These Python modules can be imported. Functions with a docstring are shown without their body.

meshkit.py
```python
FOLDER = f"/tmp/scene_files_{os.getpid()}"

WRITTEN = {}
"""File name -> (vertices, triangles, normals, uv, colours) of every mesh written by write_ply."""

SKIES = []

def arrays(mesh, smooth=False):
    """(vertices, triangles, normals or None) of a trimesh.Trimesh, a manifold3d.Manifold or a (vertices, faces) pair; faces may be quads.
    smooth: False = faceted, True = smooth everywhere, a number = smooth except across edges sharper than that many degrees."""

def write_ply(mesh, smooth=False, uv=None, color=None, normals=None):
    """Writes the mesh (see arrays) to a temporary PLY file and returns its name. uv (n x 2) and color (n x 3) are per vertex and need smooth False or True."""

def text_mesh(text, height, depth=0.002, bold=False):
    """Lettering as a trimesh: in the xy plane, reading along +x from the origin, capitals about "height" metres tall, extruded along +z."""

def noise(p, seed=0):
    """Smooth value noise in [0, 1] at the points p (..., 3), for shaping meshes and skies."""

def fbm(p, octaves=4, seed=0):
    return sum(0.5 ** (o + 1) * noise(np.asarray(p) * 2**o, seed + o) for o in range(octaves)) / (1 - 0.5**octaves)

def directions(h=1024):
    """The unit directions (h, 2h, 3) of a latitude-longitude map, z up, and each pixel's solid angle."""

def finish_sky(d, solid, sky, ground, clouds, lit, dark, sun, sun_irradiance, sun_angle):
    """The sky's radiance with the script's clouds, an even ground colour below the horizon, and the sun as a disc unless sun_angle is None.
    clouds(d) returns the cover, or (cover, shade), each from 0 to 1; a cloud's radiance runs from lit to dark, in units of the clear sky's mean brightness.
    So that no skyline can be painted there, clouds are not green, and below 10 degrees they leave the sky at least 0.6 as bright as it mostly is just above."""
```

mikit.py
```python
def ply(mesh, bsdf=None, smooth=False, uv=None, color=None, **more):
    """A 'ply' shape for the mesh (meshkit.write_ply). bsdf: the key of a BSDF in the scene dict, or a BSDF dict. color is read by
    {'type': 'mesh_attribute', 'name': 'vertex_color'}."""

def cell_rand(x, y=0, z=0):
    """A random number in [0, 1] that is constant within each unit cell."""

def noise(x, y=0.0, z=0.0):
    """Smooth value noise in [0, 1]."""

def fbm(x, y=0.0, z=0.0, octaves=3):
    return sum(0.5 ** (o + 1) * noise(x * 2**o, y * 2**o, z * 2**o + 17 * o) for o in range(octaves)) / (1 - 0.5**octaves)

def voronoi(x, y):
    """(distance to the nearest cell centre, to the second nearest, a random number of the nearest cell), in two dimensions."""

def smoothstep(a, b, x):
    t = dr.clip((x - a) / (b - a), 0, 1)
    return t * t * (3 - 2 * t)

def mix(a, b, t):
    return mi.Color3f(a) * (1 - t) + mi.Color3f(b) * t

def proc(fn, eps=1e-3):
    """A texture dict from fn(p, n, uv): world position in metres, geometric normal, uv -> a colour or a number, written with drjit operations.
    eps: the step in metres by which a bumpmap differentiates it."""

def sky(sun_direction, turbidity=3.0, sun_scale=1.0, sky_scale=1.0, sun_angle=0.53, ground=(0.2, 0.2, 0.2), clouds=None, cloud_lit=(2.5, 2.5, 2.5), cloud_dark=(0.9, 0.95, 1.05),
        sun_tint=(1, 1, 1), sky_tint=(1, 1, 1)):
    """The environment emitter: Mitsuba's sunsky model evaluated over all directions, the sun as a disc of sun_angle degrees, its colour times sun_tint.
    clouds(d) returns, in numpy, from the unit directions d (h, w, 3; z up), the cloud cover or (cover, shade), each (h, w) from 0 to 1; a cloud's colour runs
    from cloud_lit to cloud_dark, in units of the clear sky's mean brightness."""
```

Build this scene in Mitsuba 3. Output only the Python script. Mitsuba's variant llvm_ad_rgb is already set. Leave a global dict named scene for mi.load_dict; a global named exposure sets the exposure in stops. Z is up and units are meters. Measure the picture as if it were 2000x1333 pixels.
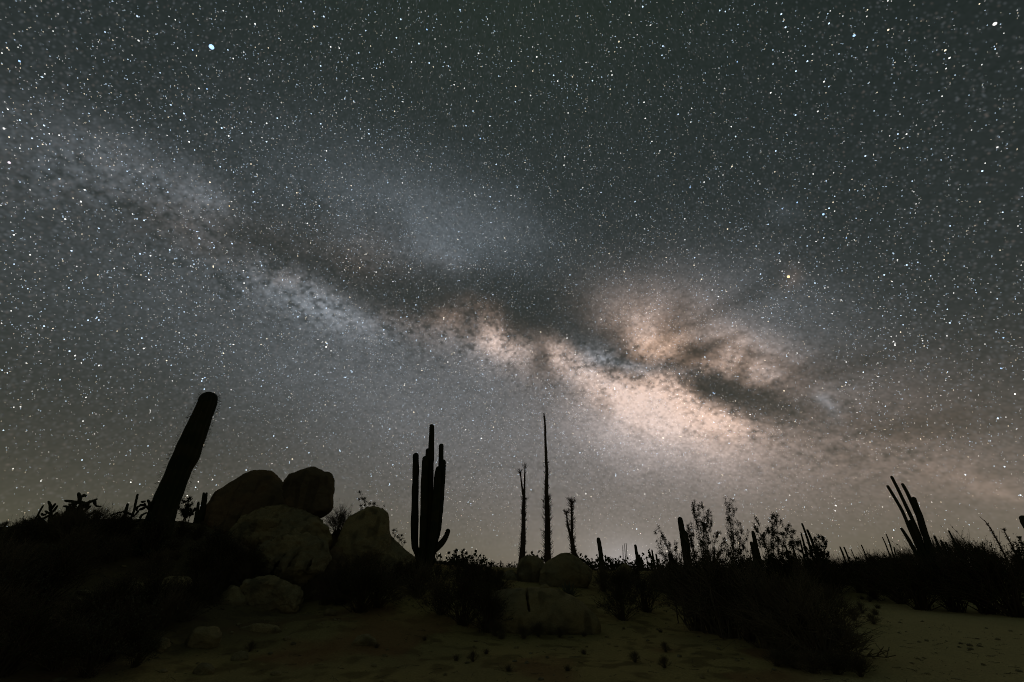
import math
import numpy as np
import trimesh
import manifold3d as m3
import mitsuba as mi
import drjit as dr
import mikit
import meshkit
from scipy.interpolate import RBFInterpolator

# ------------------------------------------------------------------ camera, sky, exposure
T = mi.ScalarTransform4f
EYE = np.array([0.0, 0.0, 1.5])
PITCH = math.radians(30.3)
F = 763.3                       # focal length in photo pixels (2000 wide)
exposure = 0.0
scene, labels = {}, {}
fwd = np.array([0.0, math.cos(PITCH), math.sin(PITCH)])
scene['camera'] = {'type': 'perspective', 'fov': math.degrees(2 * math.atan(1000.0 / F)), 'fov_axis': 'x',
                   'near_clip': 0.05, 'far_clip': 9000.0,
                   'to_world': T().look_at(origin=EYE.tolist(), target=(EYE + fwd).tolist(), up=[0, 0, 1])}

# world direction -> galactic frame (solved from the bright stars)
W2G = np.array([[0.399152, 0.83155, 0.386266], [-0.874579, 0.218807, 0.432707], [0.2753, -0.510536, 0.814594]])
# star clouds of the Milky Way and glow near the horizon: galactic l, b, sigma along, sigma across, turn (deg), strength, coolness
CLOUDS = [(65.6, -5.9, 11.28, 5.97, 20, 0.017, 0.9), (53.6, -7.7, 13.34, 6.62, 20, 0.036, 0.95), (39.5, -11.4, 15.28, 8.34, 15, 0.06, 0.85), (24.3, -14.3, 14.65, 7.86, 6, 0.055, 0.75), (12.1, -15.8, 16.73, 7.6, -2, 0.04, 0.6), (73.9, 4.7, 3.38, 2.16, 9, 0.048, 0.9), (68.8, 4.4, 4.12, 1.69, 13, 0.088, 0.95), (64.4, 4, 2.6, 1.58, 17, 0.12, 0.9), (63.2, 3.8, 1.26, 0.92, 19, 0.08, 1), (65.6, 1, 2.95, 1.68, 13, 0.048, 0.5), (75.4, 2.5, 2.32, 1.87, 2, 0.048, 1), (72.1, 2.1, 2.01, 0.9, 12, 0.048, 1), (49.3, 10.1, 10.28, 4.52, -7, 0.048, 1), (38.4, 11.2, 8.86, 4.17, 5, 0.064, 1), (39, 8.1, 4.8, 1.98, 7, 0.088, 0.95), (35.8, 7.2, 1.98, 1.15, 12, 0.08, 0.9), (31.3, 12.7, 5, 2.8, 1, 0.048, 1), (46.4, 4.2, 3.82, 1.93, 2, 0.072, 0.55), (47.8, 1.9, 1.88, 1.23, 3, 0.042, 0.3), (55.9, 2.2, 3.24, 1.59, 3, 0.032, 0.5), (54.7, -2.7, 3.9, 1.8, 9, 0.098, 0.95), (49.6, -3.9, 4.3, 1.61, 12, 0.26, 0.95), (45.3, -5.6, 3.93, 1.52, 12, 0.07, 0.8), (55.5, -1.9, 1.37, 0.64, 6, 0.056, 0.4), (42.8, -3.1, 1.48, 0.99, 12, 0.07, 0.5), (38.9, -3, 2.11, 1.3, 11, 0.098, 0.35), (33.3, -1.9, 1.76, 1.26, 5, 0.286, 0.15), (33.2, -0.9, 0.88, 0.59, 4, 0.07, 0), (34.9, -4.3, 2.17, 1.47, 11, 0.07, 0.4), (29.6, 1.3, 2.52, 0.89, 4, 0.126, 0.12), (27.6, 1.1, 1.05, 0.9, -46, 0.084, 0.1), (26.9, -2, 1.8, 1.5, 19, 0.91, 0.35), (25, -2.4, 1.95, 1.2, 19, 0.7, 0.3), (23.2, -3.3, 3.75, 1.95, 14, 0.364, 0.35), (27.7, -5.4, 4.48, 2.61, 9, 0.126, 0.7), (29.8, -3.2, 2.23, 1.49, 5, 0.084, 0.5), (17.4, -1.6, 1.93, 1.19, 19, 0.7, 0.3), (15.4, -2.2, 2.64, 1.34, 14, 0.416, 0.4), (12.7, -3.7, 3.24, 1.47, 12, 0.416, 0.35), (8.7, -4.5, 3.13, 1.45, 11, 0.84, 0.25), (5.7, -4.9, 3.04, 1.57, 8, 0.77, 0.25), (3.1, -4.4, 3.27, 1.54, 5, 1.564, 0.28), (1.4, -3.1, 2.56, 1.39, 3, 1.84, 0.18), (1.8, -5, 2.7, 1.25, 2, 1.38, 0.3), (-1.3, -3.2, 2.45, 1.22, 9, 1.38, 0.1), (-4, -4, 2.63, 1.06, 0, 1.38, 0.05), (-5, -4.2, 1.15, 0.65, -4, 0.875, 0.25), (-1.4, -6, 4.88, 1.89, -1, 0.7, 0.2), (1.2, -8.4, 7.63, 3.27, -5, 0.442, 0.45), (6.1, -10.9, 11.41, 4.87, -2, 0.084, 0.6), (-7.1, -6.6, 6.58, 3.19, -2, 0.126, 0.15), (4.9, -7.6, 5.33, 2.81, 1, 0.26, 0.45), (12.9, -0.3, 1.74, 1.32, 10, 0.338, 1), (11.6, -0.7, 1, 0.59, 9, 0.26, 1), (8, -0.7, 3.05, 0.72, 6, 0.312, 1), (5.4, -0.9, 2.02, 0.57, -1, 0.26, 1), (2.1, -0.4, 3.23, 0.83, -12, 0.098, 1), (12.8, 2, 2.89, 1.61, 5, 0.07, 1), (4.2, 3.5, 2.24, 1.41, -10, 0.91, 0), (5.6, 4.8, 2.29, 1.54, 8, 0.416, 0.12), (7.9, 5.3, 3.45, 2.41, 8, 0.312, 0.25), (2.9, 7.3, 3.9, 2.44, 10, 0.26, 0.2), (5.5, 9.2, 7.29, 3.43, 3, 0.07, 0.55), (10.2, 5.8, 4.22, 2.86, 7, 0.07, 0.4), (0.9, 2.5, 2.53, 0.96, -5, 0.312, 0.05), (-4.4, 5.9, 2.11, 1.4, 18, 0.442, 0.2), (-3.4, 2.9, 2.94, 1.06, -5, 0.338, 0.05), (-7.9, 5.7, 2.5, 1.73, 13, 0.26, 0.45), (-7.9, 3.4, 3.23, 1.39, 2, 0.312, 0.2), (-1.8, 8.8, 5.55, 2.53, 21, 0.056, 0.6), (-4.4, 8.1, 3.51, 1.87, 17, 0.07, 0.5), (-14.5, 1.7, 3.21, 1.99, 1, 0.07, 0.7), (-15.5, 1.4, 0.76, 0.44, 30, 0.312, 1), (-13.1, 3.4, 2.38, 1.78, 5, 0.049, 0.5), (-18.7, 2.8, 5.25, 3.83, 5, 0.042, 0.3), (-23.5, -1.4, 5.84, 3.03, -9, 0.049, 0), (-27, -2.1, 2.09, 0.85, -6, 0.07, 0), (-28.8, -2.3, 1.1, 0.36, -3, 0.084, 0.1), (-17.4, -2.9, 5.09, 2.8, -9, 0.042, 0.2), (-10.6, 9.5, 6.74, 3.42, 20, 0.028, 0.9), (-5.9, 11, 6.84, 4.16, 21, 0.063, 0.8), (-8.1, 15.1, 0.85, 0.69, 65, 0.081, 0.15), (-5.3, 22.6, 1.13, 0.87, 13, 0.028, 1), (-0.1, -25, 2.83, 1.84, -32, 0.27, 0.74), (0.1, -24.6, 7.37, 3.29, -27, 0.095, 0.62), (1.3, -23.9, 13.73, 3.95, -25, 0.049, 0.35), (0.7, -17.2, 24.18, 6.76, -24, 0.049, 0.3), (-13.2, -12.7, 21.24, 5.88, -29, 0.021, 0), (39.1, -27.6, 25.78, 7.24, -7, 0.028, 0.45), (23.9, 11.1, 36.58, 18.56, -6, 0.0168, 0.9)]
DUST = [(50.7, 0.6, 10.17, 2.01, 6, 0.7), (59, 1.7, 4.02, 1.35, 10, 0.7), (39.9, 0.7, 8.32, 1.87, 4, 0.8), (31.2, 4.5, 10.3, 2.94, -7, 0.35), (21.1, 4.3, 8.94, 2.96, 4, 0.6), (16.7, 2.5, 5.17, 1.92, 19, 0.7), (70.1, 1.4, 3.25, 0.93, 12, 0.5), (45.1, 9.5, 2.53, 1.36, 10, 0.5), (56.7, 5.8, 4.21, 1.87, 0, 0.3), (19, -3.1, 1.64, 0.67, 64, 1.2), (19.7, -4.2, 1.64, 0.52, -86, 0.7), (30.6, -1.9, 1.33, 0.89, -6, 1), (23.9, 0.4, 3, 1.5, 4, 0.9), (7.5, 1.3, 1.95, 0.85, 21, 0.6), (11.5, 2.8, 2.14, 0.87, -36, 0.5), (-1.3, 3.8, 3.45, 0.52, -46, 1.6), (-0.2, 3.2, 1.86, 0.95, -16, 1.2), (1.4, -0.7, 5.75, 0.62, -5, 0.9), (-4.2, -0, 2.22, 0.73, 5, 1.3), (-2.7, -1, 1.2, 0.54, 4, 1), (5.4, -2.2, 3.03, 0.5, 4, 0.9), (-8.1, 0.6, 3.23, 0.76, -1, 0.8), (-6.5, 3.6, 1.92, 0.5, -88, 1), (-8.6, 4.9, 3.71, 0.43, 6, 0.9), (-11.1, 3.4, 3.2, 0.57, -46, 0.8), (2.8, 9.1, 2.02, 0.9, -88, 0.6), (3.3, 6.1, 1.51, 0.91, -89, 0.8), (-1.4, 10.4, 8.94, 0.52, -49, 0.65), (-5.8, 13.6, 3.73, 0.49, -44, 0.5), (-4.9, -6.1, 1.72, 0.65, 1, 0.5), (8.8, -6.6, 1.29, 0.98, 86, 0.8), (3.5, -7.8, 1.52, 0.92, 85, 0.4), (-15.5, 5.3, 5.14, 0.75, -41, 0.8), (-12.9, 0.2, 2.92, 0.83, -20, 0.7), (-19.9, 1, 3.18, 0.95, -22, 0.7), (-24.4, 2.7, 3.96, 0.91, -38, 0.5)]
CLOUDS += [(100, 0, 16, 5, 0, .05, .95), (125, -1, 18, 5, 0, .045, .95), (155, -2, 25, 6, 0, .03, .9), (-28, -1, 12, 6, 0, .04, .3), (-48, -1, 15, 5, 0, .05, .6), (-75, -1, 18, 5, 0, .05, .8)]


def gauss_sum(l, b, rows):
    out = []
    for r in rows:
        dl = (l - r[0] + 180) % 360 - 180
        near = (np.abs(dl) * np.cos(np.radians(b)) < 3.2 * r[2]) & (np.abs(b - r[1]) < 3.2 * r[2])
        x, y = dl[near] * np.cos(np.radians(b[near])), b[near] - r[1]
        c, s = math.cos(math.radians(r[4])), math.sin(math.radians(r[4]))
        g = np.zeros_like(l)
        g[near] = np.exp(-0.5 * (((x * c + y * s) / r[2]) ** 2 + ((-x * s + y * c) / r[3]) ** 2))
        out.append(g)
    return out


def milky_way(d, fine=True):
    """(strength, coolness, dust) of the night sky's glow in the directions d (n, 3)."""
    w = np.stack([meshkit.fbm(d * 9 + 7.7 * k, 4, seed=11 + k) for k in range(3)], -1) - 0.5
    w2 = np.stack([meshkit.fbm(d * 38 + 3.1 * k, 3, seed=31 + k) for k in range(3)], -1) - 0.5
    high = np.clip(d[:, 2:3] * 6, 0, 1)
    g = (d + (0.05 * w + 0.014 * w2) * high) @ W2G.T
    g /= np.linalg.norm(g, axis=1, keepdims=True)
    l, b = np.degrees(np.arctan2(g[:, 1], g[:, 0])), np.degrees(np.arcsin(np.clip(g[:, 2], -1, 1)))
    n1 = meshkit.fbm(d * 16, 5, seed=3)
    n2 = meshkit.fbm(d * 45, 4, seed=5)
    n3 = 1 - np.abs(2 * meshkit.fbm(d * 70, 3, seed=9) - 1)
    n4 = meshkit.fbm(d * 130, 3, seed=15)
    calm = 0.3 + 0.7 / (1 + np.exp(-(l + 16) / 4.0))        # smoother towards Scorpius and beyond
    tau = sum(r[5] * k for r, k in zip(DUST, gauss_sum(l, b, DUST)))
    plane = np.exp(-0.5 * ((b - 1.5) / 7.0) ** 2)
    wisp = np.clip((n1 - 0.46) * 4.2, 0, 1) * plane * 0.75 + np.clip((n2 - 0.5) * 4, 0, 1) * plane * 0.6 + np.clip((n3 - 0.8) * 5, 0, 1) * plane * 0.7 + np.clip((n4 - 0.55) * 4, 0, 1) * plane * 0.6
    wisp = wisp * calm
    strength, cool = np.zeros(len(d)), np.zeros(len(d))
    for r, k in zip(CLOUDS, gauss_sum(l, b, CLOUDS)):
        strength += r[5] * k
        cool += r[5] * k * r[6]
    cool = np.where(strength > 1e-6, cool / np.maximum(strength, 1e-6), 0.8)
    lump = 1 + ((n1 - 0.5) * 2.2 + (n2 - 0.5) * 2.6 + (n4 - 0.5) * 3.6) * calm * np.clip(strength / 0.12, 0, 1) * (0.12 + 0.88 * np.exp(-0.5 * ((b + 1) / 4.2) ** 2)) * high[:, 0]
    dust = tau * (0.25 + 0.8 * n2 + 0.7 * n4) + wisp * 0.85
    strength = strength * np.clip(lump, 0.25, 2.2) * np.exp(-0.85 * dust)
    strength = 1 - np.exp(-1.05 * strength) + 0.003 + 0.012 * np.exp(-0.5 * (b / 15) ** 2)
    haze = 0.044 * np.exp(-np.degrees(np.arcsin(np.clip(d[:, 2], 0, 1))) / 7)       # warm lower air all round
    cool = (cool * strength + 0.03 * haze) / (strength + haze)
    strength = strength + haze
    cool = np.clip(cool - 0.14 * np.clip(dust, 0, 1.2) * plane + 0.05, 0, 1)
    if fine:
        grain = meshkit.noise(d * 420, 8) + meshkit.noise(d * 210, 9) - 1.0
        strength = strength * (1 + 0.5 * grain * high[:, 0]) + 0.004 * (grain + 0.5) * high[:, 0]
    return np.clip(strength, 0, 1), cool, dust


LIT, DARK = np.array([1.10, 0.74, 0.55]), np.array([0.72, 0.805, 0.91])
TINT = np.array([0.0512, 0.0405, 0.0190]) * 0.74
CLEAR_MEAN = 0.0325 * 0.78      # the clear night sky's mean radiance under this tint


def star_list(n, seed):
    """Random stars: directions, flux, warmth. They crowd towards the Milky Way and thin out behind its dust and near the horizon."""
    r = np.random.default_rng(seed)
    d = r.normal(size=(int(n * 4.4), 3))
    d /= np.linalg.norm(d, axis=1, keepdims=True)
    d = d[d[:, 2] > 0.004]
    g = d @ W2G.T
    l, b = np.degrees(np.arctan2(g[:, 1], g[:, 0])), np.degrees(np.arcsin(g[:, 2]))
    tau = sum(q[5] * k for q, k in zip(DUST, gauss_sum(l, b, DUST)))
    alt = np.degrees(np.arcsin(d[:, 2]))
    w = (0.5 + 0.5 * np.exp(-0.5 * ((b + 1) / 14) ** 2)) * np.exp(-0.35 * tau) * (1 - np.exp(-(alt + 0.6) / 5))
    keep = r.random(len(d)) < w
    d, alt = d[keep][:n], alt[keep][:n]
    u = r.random(len(d)) * 0.9995 + 0.0005
    return d, alt, u, r.random(len(d))


def night(d):
    h, w = d.shape[:2]
    s, c, _ = milky_way(d.reshape(-1, 3))
    sd, alt, u, warm = star_list(STARS, 7)
    flux = np.clip(0.024 * u ** -0.4, 0, 0.08) * (0.3 + 0.7 * (1 - np.exp(-alt / 10)))
    i = np.clip((np.arccos(sd[:, 2]) / math.pi * 1024).astype(int), 0, h - 1)
    j = (np.arctan2(sd[:, 1], sd[:, 0]) / (2 * math.pi) % 1.0 * w).astype(int) % w
    s = s.copy()
    k = i * w + j
    cool = np.where(warm < 0.5, 1.0, np.where(warm < 0.82, 0.75, 0.35)) * (1 - 0.4 * np.exp(-alt / 8))
    c[k] = (s[k] * c[k] + flux * cool) / (s[k] + flux)
    s[k] += flux
    return np.clip(s, 0, 1).reshape(h, w), c.reshape(h, w)


STARS = 100000
scene['sky'] = mikit.sky((0, 0, 1), turbidity=2.0, sun_scale=0.0, sky_scale=10.34, sky_tint=TINT.tolist(), ground=(0.15, 0.13, 0.1),
                         clouds=night, cloud_lit=(LIT / CLEAR_MEAN).tolist(), cloud_dark=(DARK / CLEAR_MEAN).tolist())
labels['sky'] = {'label': 'starry night sky with the milky way arching over the desert', 'kind': 'structure'}

# ------------------------------------------------------------------ helpers
rng = np.random.default_rng(20)


def ray(px, py):
    c = np.array([(px - 1000.0) / F, (666.5 - py) / F, 1.0])
    return np.array([c[0], math.cos(PITCH) * c[2] - math.sin(PITCH) * c[1], math.sin(PITCH) * c[2] + math.cos(PITCH) * c[1]])


def at(px, py, Y):
    """The point at the distance Y (metres, along the view's heading) seen at the photo's pixel."""
    r = ray(px, py)
    return EYE + r * (Y / r[1])


def fat(px, py, ux, uy):
    """How much wider than at the picture's middle a round body looks there, across the direction (ux, uy)."""
    x, y = (px - 1000) / F, (py - 666.5) / F
    q = x * x + y * y
    c = abs(x * ux + y * uy) / math.sqrt(q + 1e-9)
    return math.sqrt(c * c * (1 + q) + 1 - c * c)


def metres(px, py, Y):
    """Size in metres of one photo pixel there."""
    r = ray(px, py)
    return (Y / r[1]) / F


def key_for(name):
    n = name
    k = 0
    while n in labels or n in scene or n in USED:
        k += 1
        n = f'{name}_{k:03d}'
    USED.add(n)
    return n


USED = set()


def thing(name, label, cat, group=None, kind=None):
    k = key_for(name)
    labels[k] = {'label': label, 'category': cat}
    if group:
        labels[k]['group'] = group
    if kind:
        labels[k]['kind'] = kind
    return k


def part(parent, name, shape, label=None, kind=None):
    k = key_for(parent + '__' + name)
    scene[k] = shape
    if label or kind:
        labels[k] = {}
        if label:
            labels[k]['label'] = label
        if kind:
            labels[k]['kind'] = kind
    return k


def single(name, shape, label, cat, group=None, kind=None):
    k = thing(name, label, cat, group, kind)
    scene[k] = shape
    return k


def join(meshes):
    vs, fs, o = [], [], 0
    for v, f in meshes:
        vs.append(v)
        fs.append(np.asarray(f) + o)
        o += len(v)
    return np.vstack(vs), np.vstack(fs)


# ------------------------------------------------------------------ stars: glowing bodies far beyond the land
BALL = np.array([[1, 0, 0], [-1, 0, 0], [0, 1, 0], [0, -1, 0], [0, 0, 1], [0, 0, -1]], float)
BALL_F = np.array([[0, 2, 4], [2, 1, 4], [1, 3, 4], [3, 0, 4], [2, 0, 5], [1, 2, 5], [3, 1, 5], [0, 3, 5]])
FAR = 6000.0


def star_field(n):
    d, alt, u, warm = star_list(n, 8)
    flux = np.clip(0.082 * u ** -0.62, 0, 1.7)
    lum = np.clip(0.62 + 1.9 * flux, 0, 1.6)
    flux = flux * (0.35 + 0.65 * (1 - np.exp(-alt / 9)))
    size = np.maximum(2 * np.sqrt(flux / lum / math.pi) * 0.146 * 1.1, 0.05)       # degrees across
    tint = np.where(warm[:, None] < 0.5, [0.66, 0.86, 1.1], np.where(warm[:, None] < 0.82, [1.0, 0.98, 0.95], [1.0, 0.84, 0.62]))
    tint = tint * (1 - (np.array([0, 0.1, 0.3]) * np.exp(-alt / 7)[:, None]))
    return d, size, tint * lum[:, None]


def star_mesh(d, size, rgb):
    rad = FAR * np.radians(size) / 2
    v = (d[:, None] * FAR + BALL[None] * rad[:, None, None]).reshape(-1, 3) + EYE
    f = (BALL_F[None] + 6 * np.arange(len(d))[:, None, None]).reshape(-1, 3)
    return (v, f), np.repeat(rgb, 6, axis=0)


scene['star_body'] = {'type': 'thindielectric', 'int_ior': 1.02}
mesh, rgb = star_mesh(*star_field(66000))
single('stars', mikit.ply(mesh, 'star_body', color=rgb, emitter={'type': 'area', 'radiance': {'type': 'mesh_attribute', 'name': 'vertex_color'}}),
       'countless small stars scattered over the whole night sky', 'stars', kind='stuff')
HUES = {'b': (0.5, 0.8, 1.3), 'w': (1.05, 1.02, 0.98), 'y': (1.3, 0.9, 0.42), 'p': (1.1, 0.9, 1.05)}
BRIGHT = [(-57.83, 51.80, 5, 'b'), (-28.63, 26.35, 3.4, 'w'), (42.19, 31.54, 3.2, 'y'), (69.83, 42.48, 4, 'w'), (61.81, 49.90, 3, 'b'), (-7.68, 57.46, 2.8, 'b'), (48.70, 36.50, 3.2, 'b'), (46.83, 39.01, 2.4, 'b'), (44.97, 39.15, 2, 'b'), (-63.80, 32.08, 2.6, 'p'), (-68.28, 39.61, 2.5, 'b'), (34.44, 46.33, 2.2, 'b'), (-25.25, 66.85, 2.2, 'b'), (-59.18, 50.33, 1.8, 'b'), (-55.44, 48.23, 1.8, 'b'), (32.45, 16.77, 2.2, 'w'), (28.96, 20.13, 1.9, 'b'), (39.70, 22.70, 1.9, 'w'), (49.52, 33.07, 1.9, 'b'), (42.36, 34.54, 1.9, 'b'), (43.92, 32.67, 1.9, 'w'), (34.13, 66.41, 1.9, 'w'), (48.90, 55.70, 1.9, 'b'), (39.24, 54.49, 1.9, 'w'), (38.21, 53.20, 1.9, 'w'), (0.56, 50.67, 1.9, 'w'), (63.72, 33.95, 2.2, 'w'), (-46.38, 38.78, 1.8, 'y'), (-58.62, 25.70, 2.0, 'w'), (-40.80, 19.40, 1.7, 'b'), (-48.63, 30.28, 1.5, 'w'), (19.75, 26.24, 1.5, 'b'), (27.46, 38.37, 1.6, 'w'), (49.87, 36.24, 1.8, 'w'), (9.18, 30.39, 1.5, 'w'), (41.06, 14.96, 1.7, 'w'), (40.32, 19.10, 1.6, 'w'), (37.62, 5.92, 2.2, 'w'), (37.37, 5.43, 1.8, 'w'), (42.75, 4.70, 1.8, 'w'), (21.94, 13.26, 1.7, 'w'), (11.19, 14.89, 1.6, 'w'), (12.62, 11.19, 1.6, 'w'), (10.27, 12.14, 1.6, 'w'), (34.46, 64.35, 1.5, 'w'), (37.81, 64.35, 1.5, 'w'), (35.54, 21.90, 1.5, 'w'), (-43.03, 7.68, 1.7, 'w'), (-49.10, 6.98, 1.7, 'w'), (-48.63, 12.62, 1.8, 'w'), (-52.98, 12.85, 1.7, 'w'), (54.31, 16.08, 1.8, 'b'), (55.66, 18.58, 1.8, 'b'), (45.85, 18.07, 1.8, 'w'), (32.45, 16.77, 1.8, 'w')]
NAMED = {0: 'brightest blue white star high in the upper left of the sky', 1: 'bright white star low in the milky way above and right of the tall leaning cactus',
         2: 'yellowish bright star with a faint halo right of and above the milky way core', 3: 'bright white star in the top right corner of the sky',
         4: 'blue white star near the top edge left of the top right corner star', 6: 'bright blue star above and right of the yellowish star',
         9: 'pinkish star at the left edge where the milky way leaves the picture'}


def sky_dir(az, alt):
    a, e = math.radians(az), math.radians(alt)
    return np.array([math.sin(a) * math.cos(e), math.cos(a) * math.cos(e), math.sin(e)])


rest = []
ICO = trimesh.creation.icosphere(subdivisions=1)
for i, (az, alt, m, hue) in enumerate(BRIGHT):
    flux = 0.36 * m ** 1.5 * (2.2 if i in (0, 2) else 1)
    size = 2 * math.sqrt(flux / 1.25 / math.pi) * 0.146
    if i in NAMED:
        v = np.array(ICO.vertices) * FAR * math.radians(size) / 2 + sky_dir(az, alt) * FAR + EYE
        single('star', mikit.ply((v, np.array(ICO.faces)), 'star_body', emitter={'type': 'area', 'radiance': {'type': 'rgb', 'value': [1.25 * c for c in HUES[hue]]}}), NAMED[i], 'star', group='brightest stars')
    else:
        rest.append((sky_dir(az, alt), size * 1.1, np.array(HUES[hue]) * 1.2))
mesh, rgb = star_mesh(np.array([x[0] for x in rest]), np.array([x[1] for x in rest]), np.array([x[2] for x in rest]))
scene['stars__bright_star'] = mikit.ply(mesh, 'star_body', color=rgb, emitter={'type': 'area', 'radiance': {'type': 'mesh_attribute', 'name': 'vertex_color'}})
labels['stars__bright_star'] = {'kind': 'stuff'}

# ------------------------------------------------------------------ materials
def fb(p, k, o=3):
    return mikit.fbm(p.x * k, p.y * k, p.z * k, o)


def sand_colour(p, n, uv):
    a = fb(p, 0.35, 3)
    b = fb(p, 2.3, 3)
    g = mikit.noise(p.x * 45, p.y * 45, p.z * 45)
    c = mikit.mix([0.40, 0.32, 0.13], [0.31, 0.26, 0.115], mikit.smoothstep(0.35, 0.65, a))
    c = mikit.mix(c, [0.17, 0.13, 0.06], 0.7 * mikit.smoothstep(0.5, 0.7, b))
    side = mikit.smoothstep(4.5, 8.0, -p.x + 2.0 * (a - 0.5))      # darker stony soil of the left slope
    c = mikit.mix(c, [0.27, 0.155, 0.075], 0.7 * mikit.smoothstep(0.55, 0.72, fb(p + mi.Vector3f(31, 7, 0), 0.6, 3)))
    wash = mikit.smoothstep(-0.6, 1.6, p.x - 0.55 * p.y + 2.4 * (a - 0.5)) * mikit.smoothstep(26.0, 20.0, p.y)      # fine pale sand of the dry wash
    c = mikit.mix(c, [0.56, 0.47, 0.22], 0.85 * wash)
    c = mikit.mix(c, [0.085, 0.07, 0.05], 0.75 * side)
    return c * (0.78 + 0.44 * g)


def sand_height(p, n, uv):
    return 0.5 * fb(p, 5.0, 3) + 0.14 * mikit.noise(p.x * 60, p.y * 60, p.z * 60)


def granite_colour(c0, c1, c2):
    def colour(p, n, uv):
        a = fb(p, 0.9, 4)
        b = fb(p, 6.0, 3)
        g = mikit.noise(p.x * 70, p.y * 70, p.z * 70)
        streak = mikit.noise(p.x * 5, p.y * 5, p.z * 0.7)
        c = mikit.mix(c0, c1, mikit.smoothstep(0.35, 0.65, a))
        c = mikit.mix(c, c2, 0.3 * mikit.smoothstep(0.45, 0.75, b))
        c = mikit.mix(c, c2, 0.55 * mikit.smoothstep(0.55, 0.8, streak))
        return c * (0.72 + 0.56 * g)
    return colour


def rock_height(p, n, uv):
    return fb(p, 3.5, 4) + 0.25 * fb(p, 22.0, 2)


def skin_colour(p, n, uv):
    return mikit.mix([0.045, 0.055, 0.034], [0.07, 0.068, 0.042], mikit.smoothstep(0.4, 0.65, fb(p, 2.5, 2)))


def dif(v):
    return {'type': 'diffuse', 'reflectance': v if isinstance(v, dict) else {'type': 'rgb', 'value': list(v)}}


def two(b):
    return {'type': 'twosided', 'bsdf': b}


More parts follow.
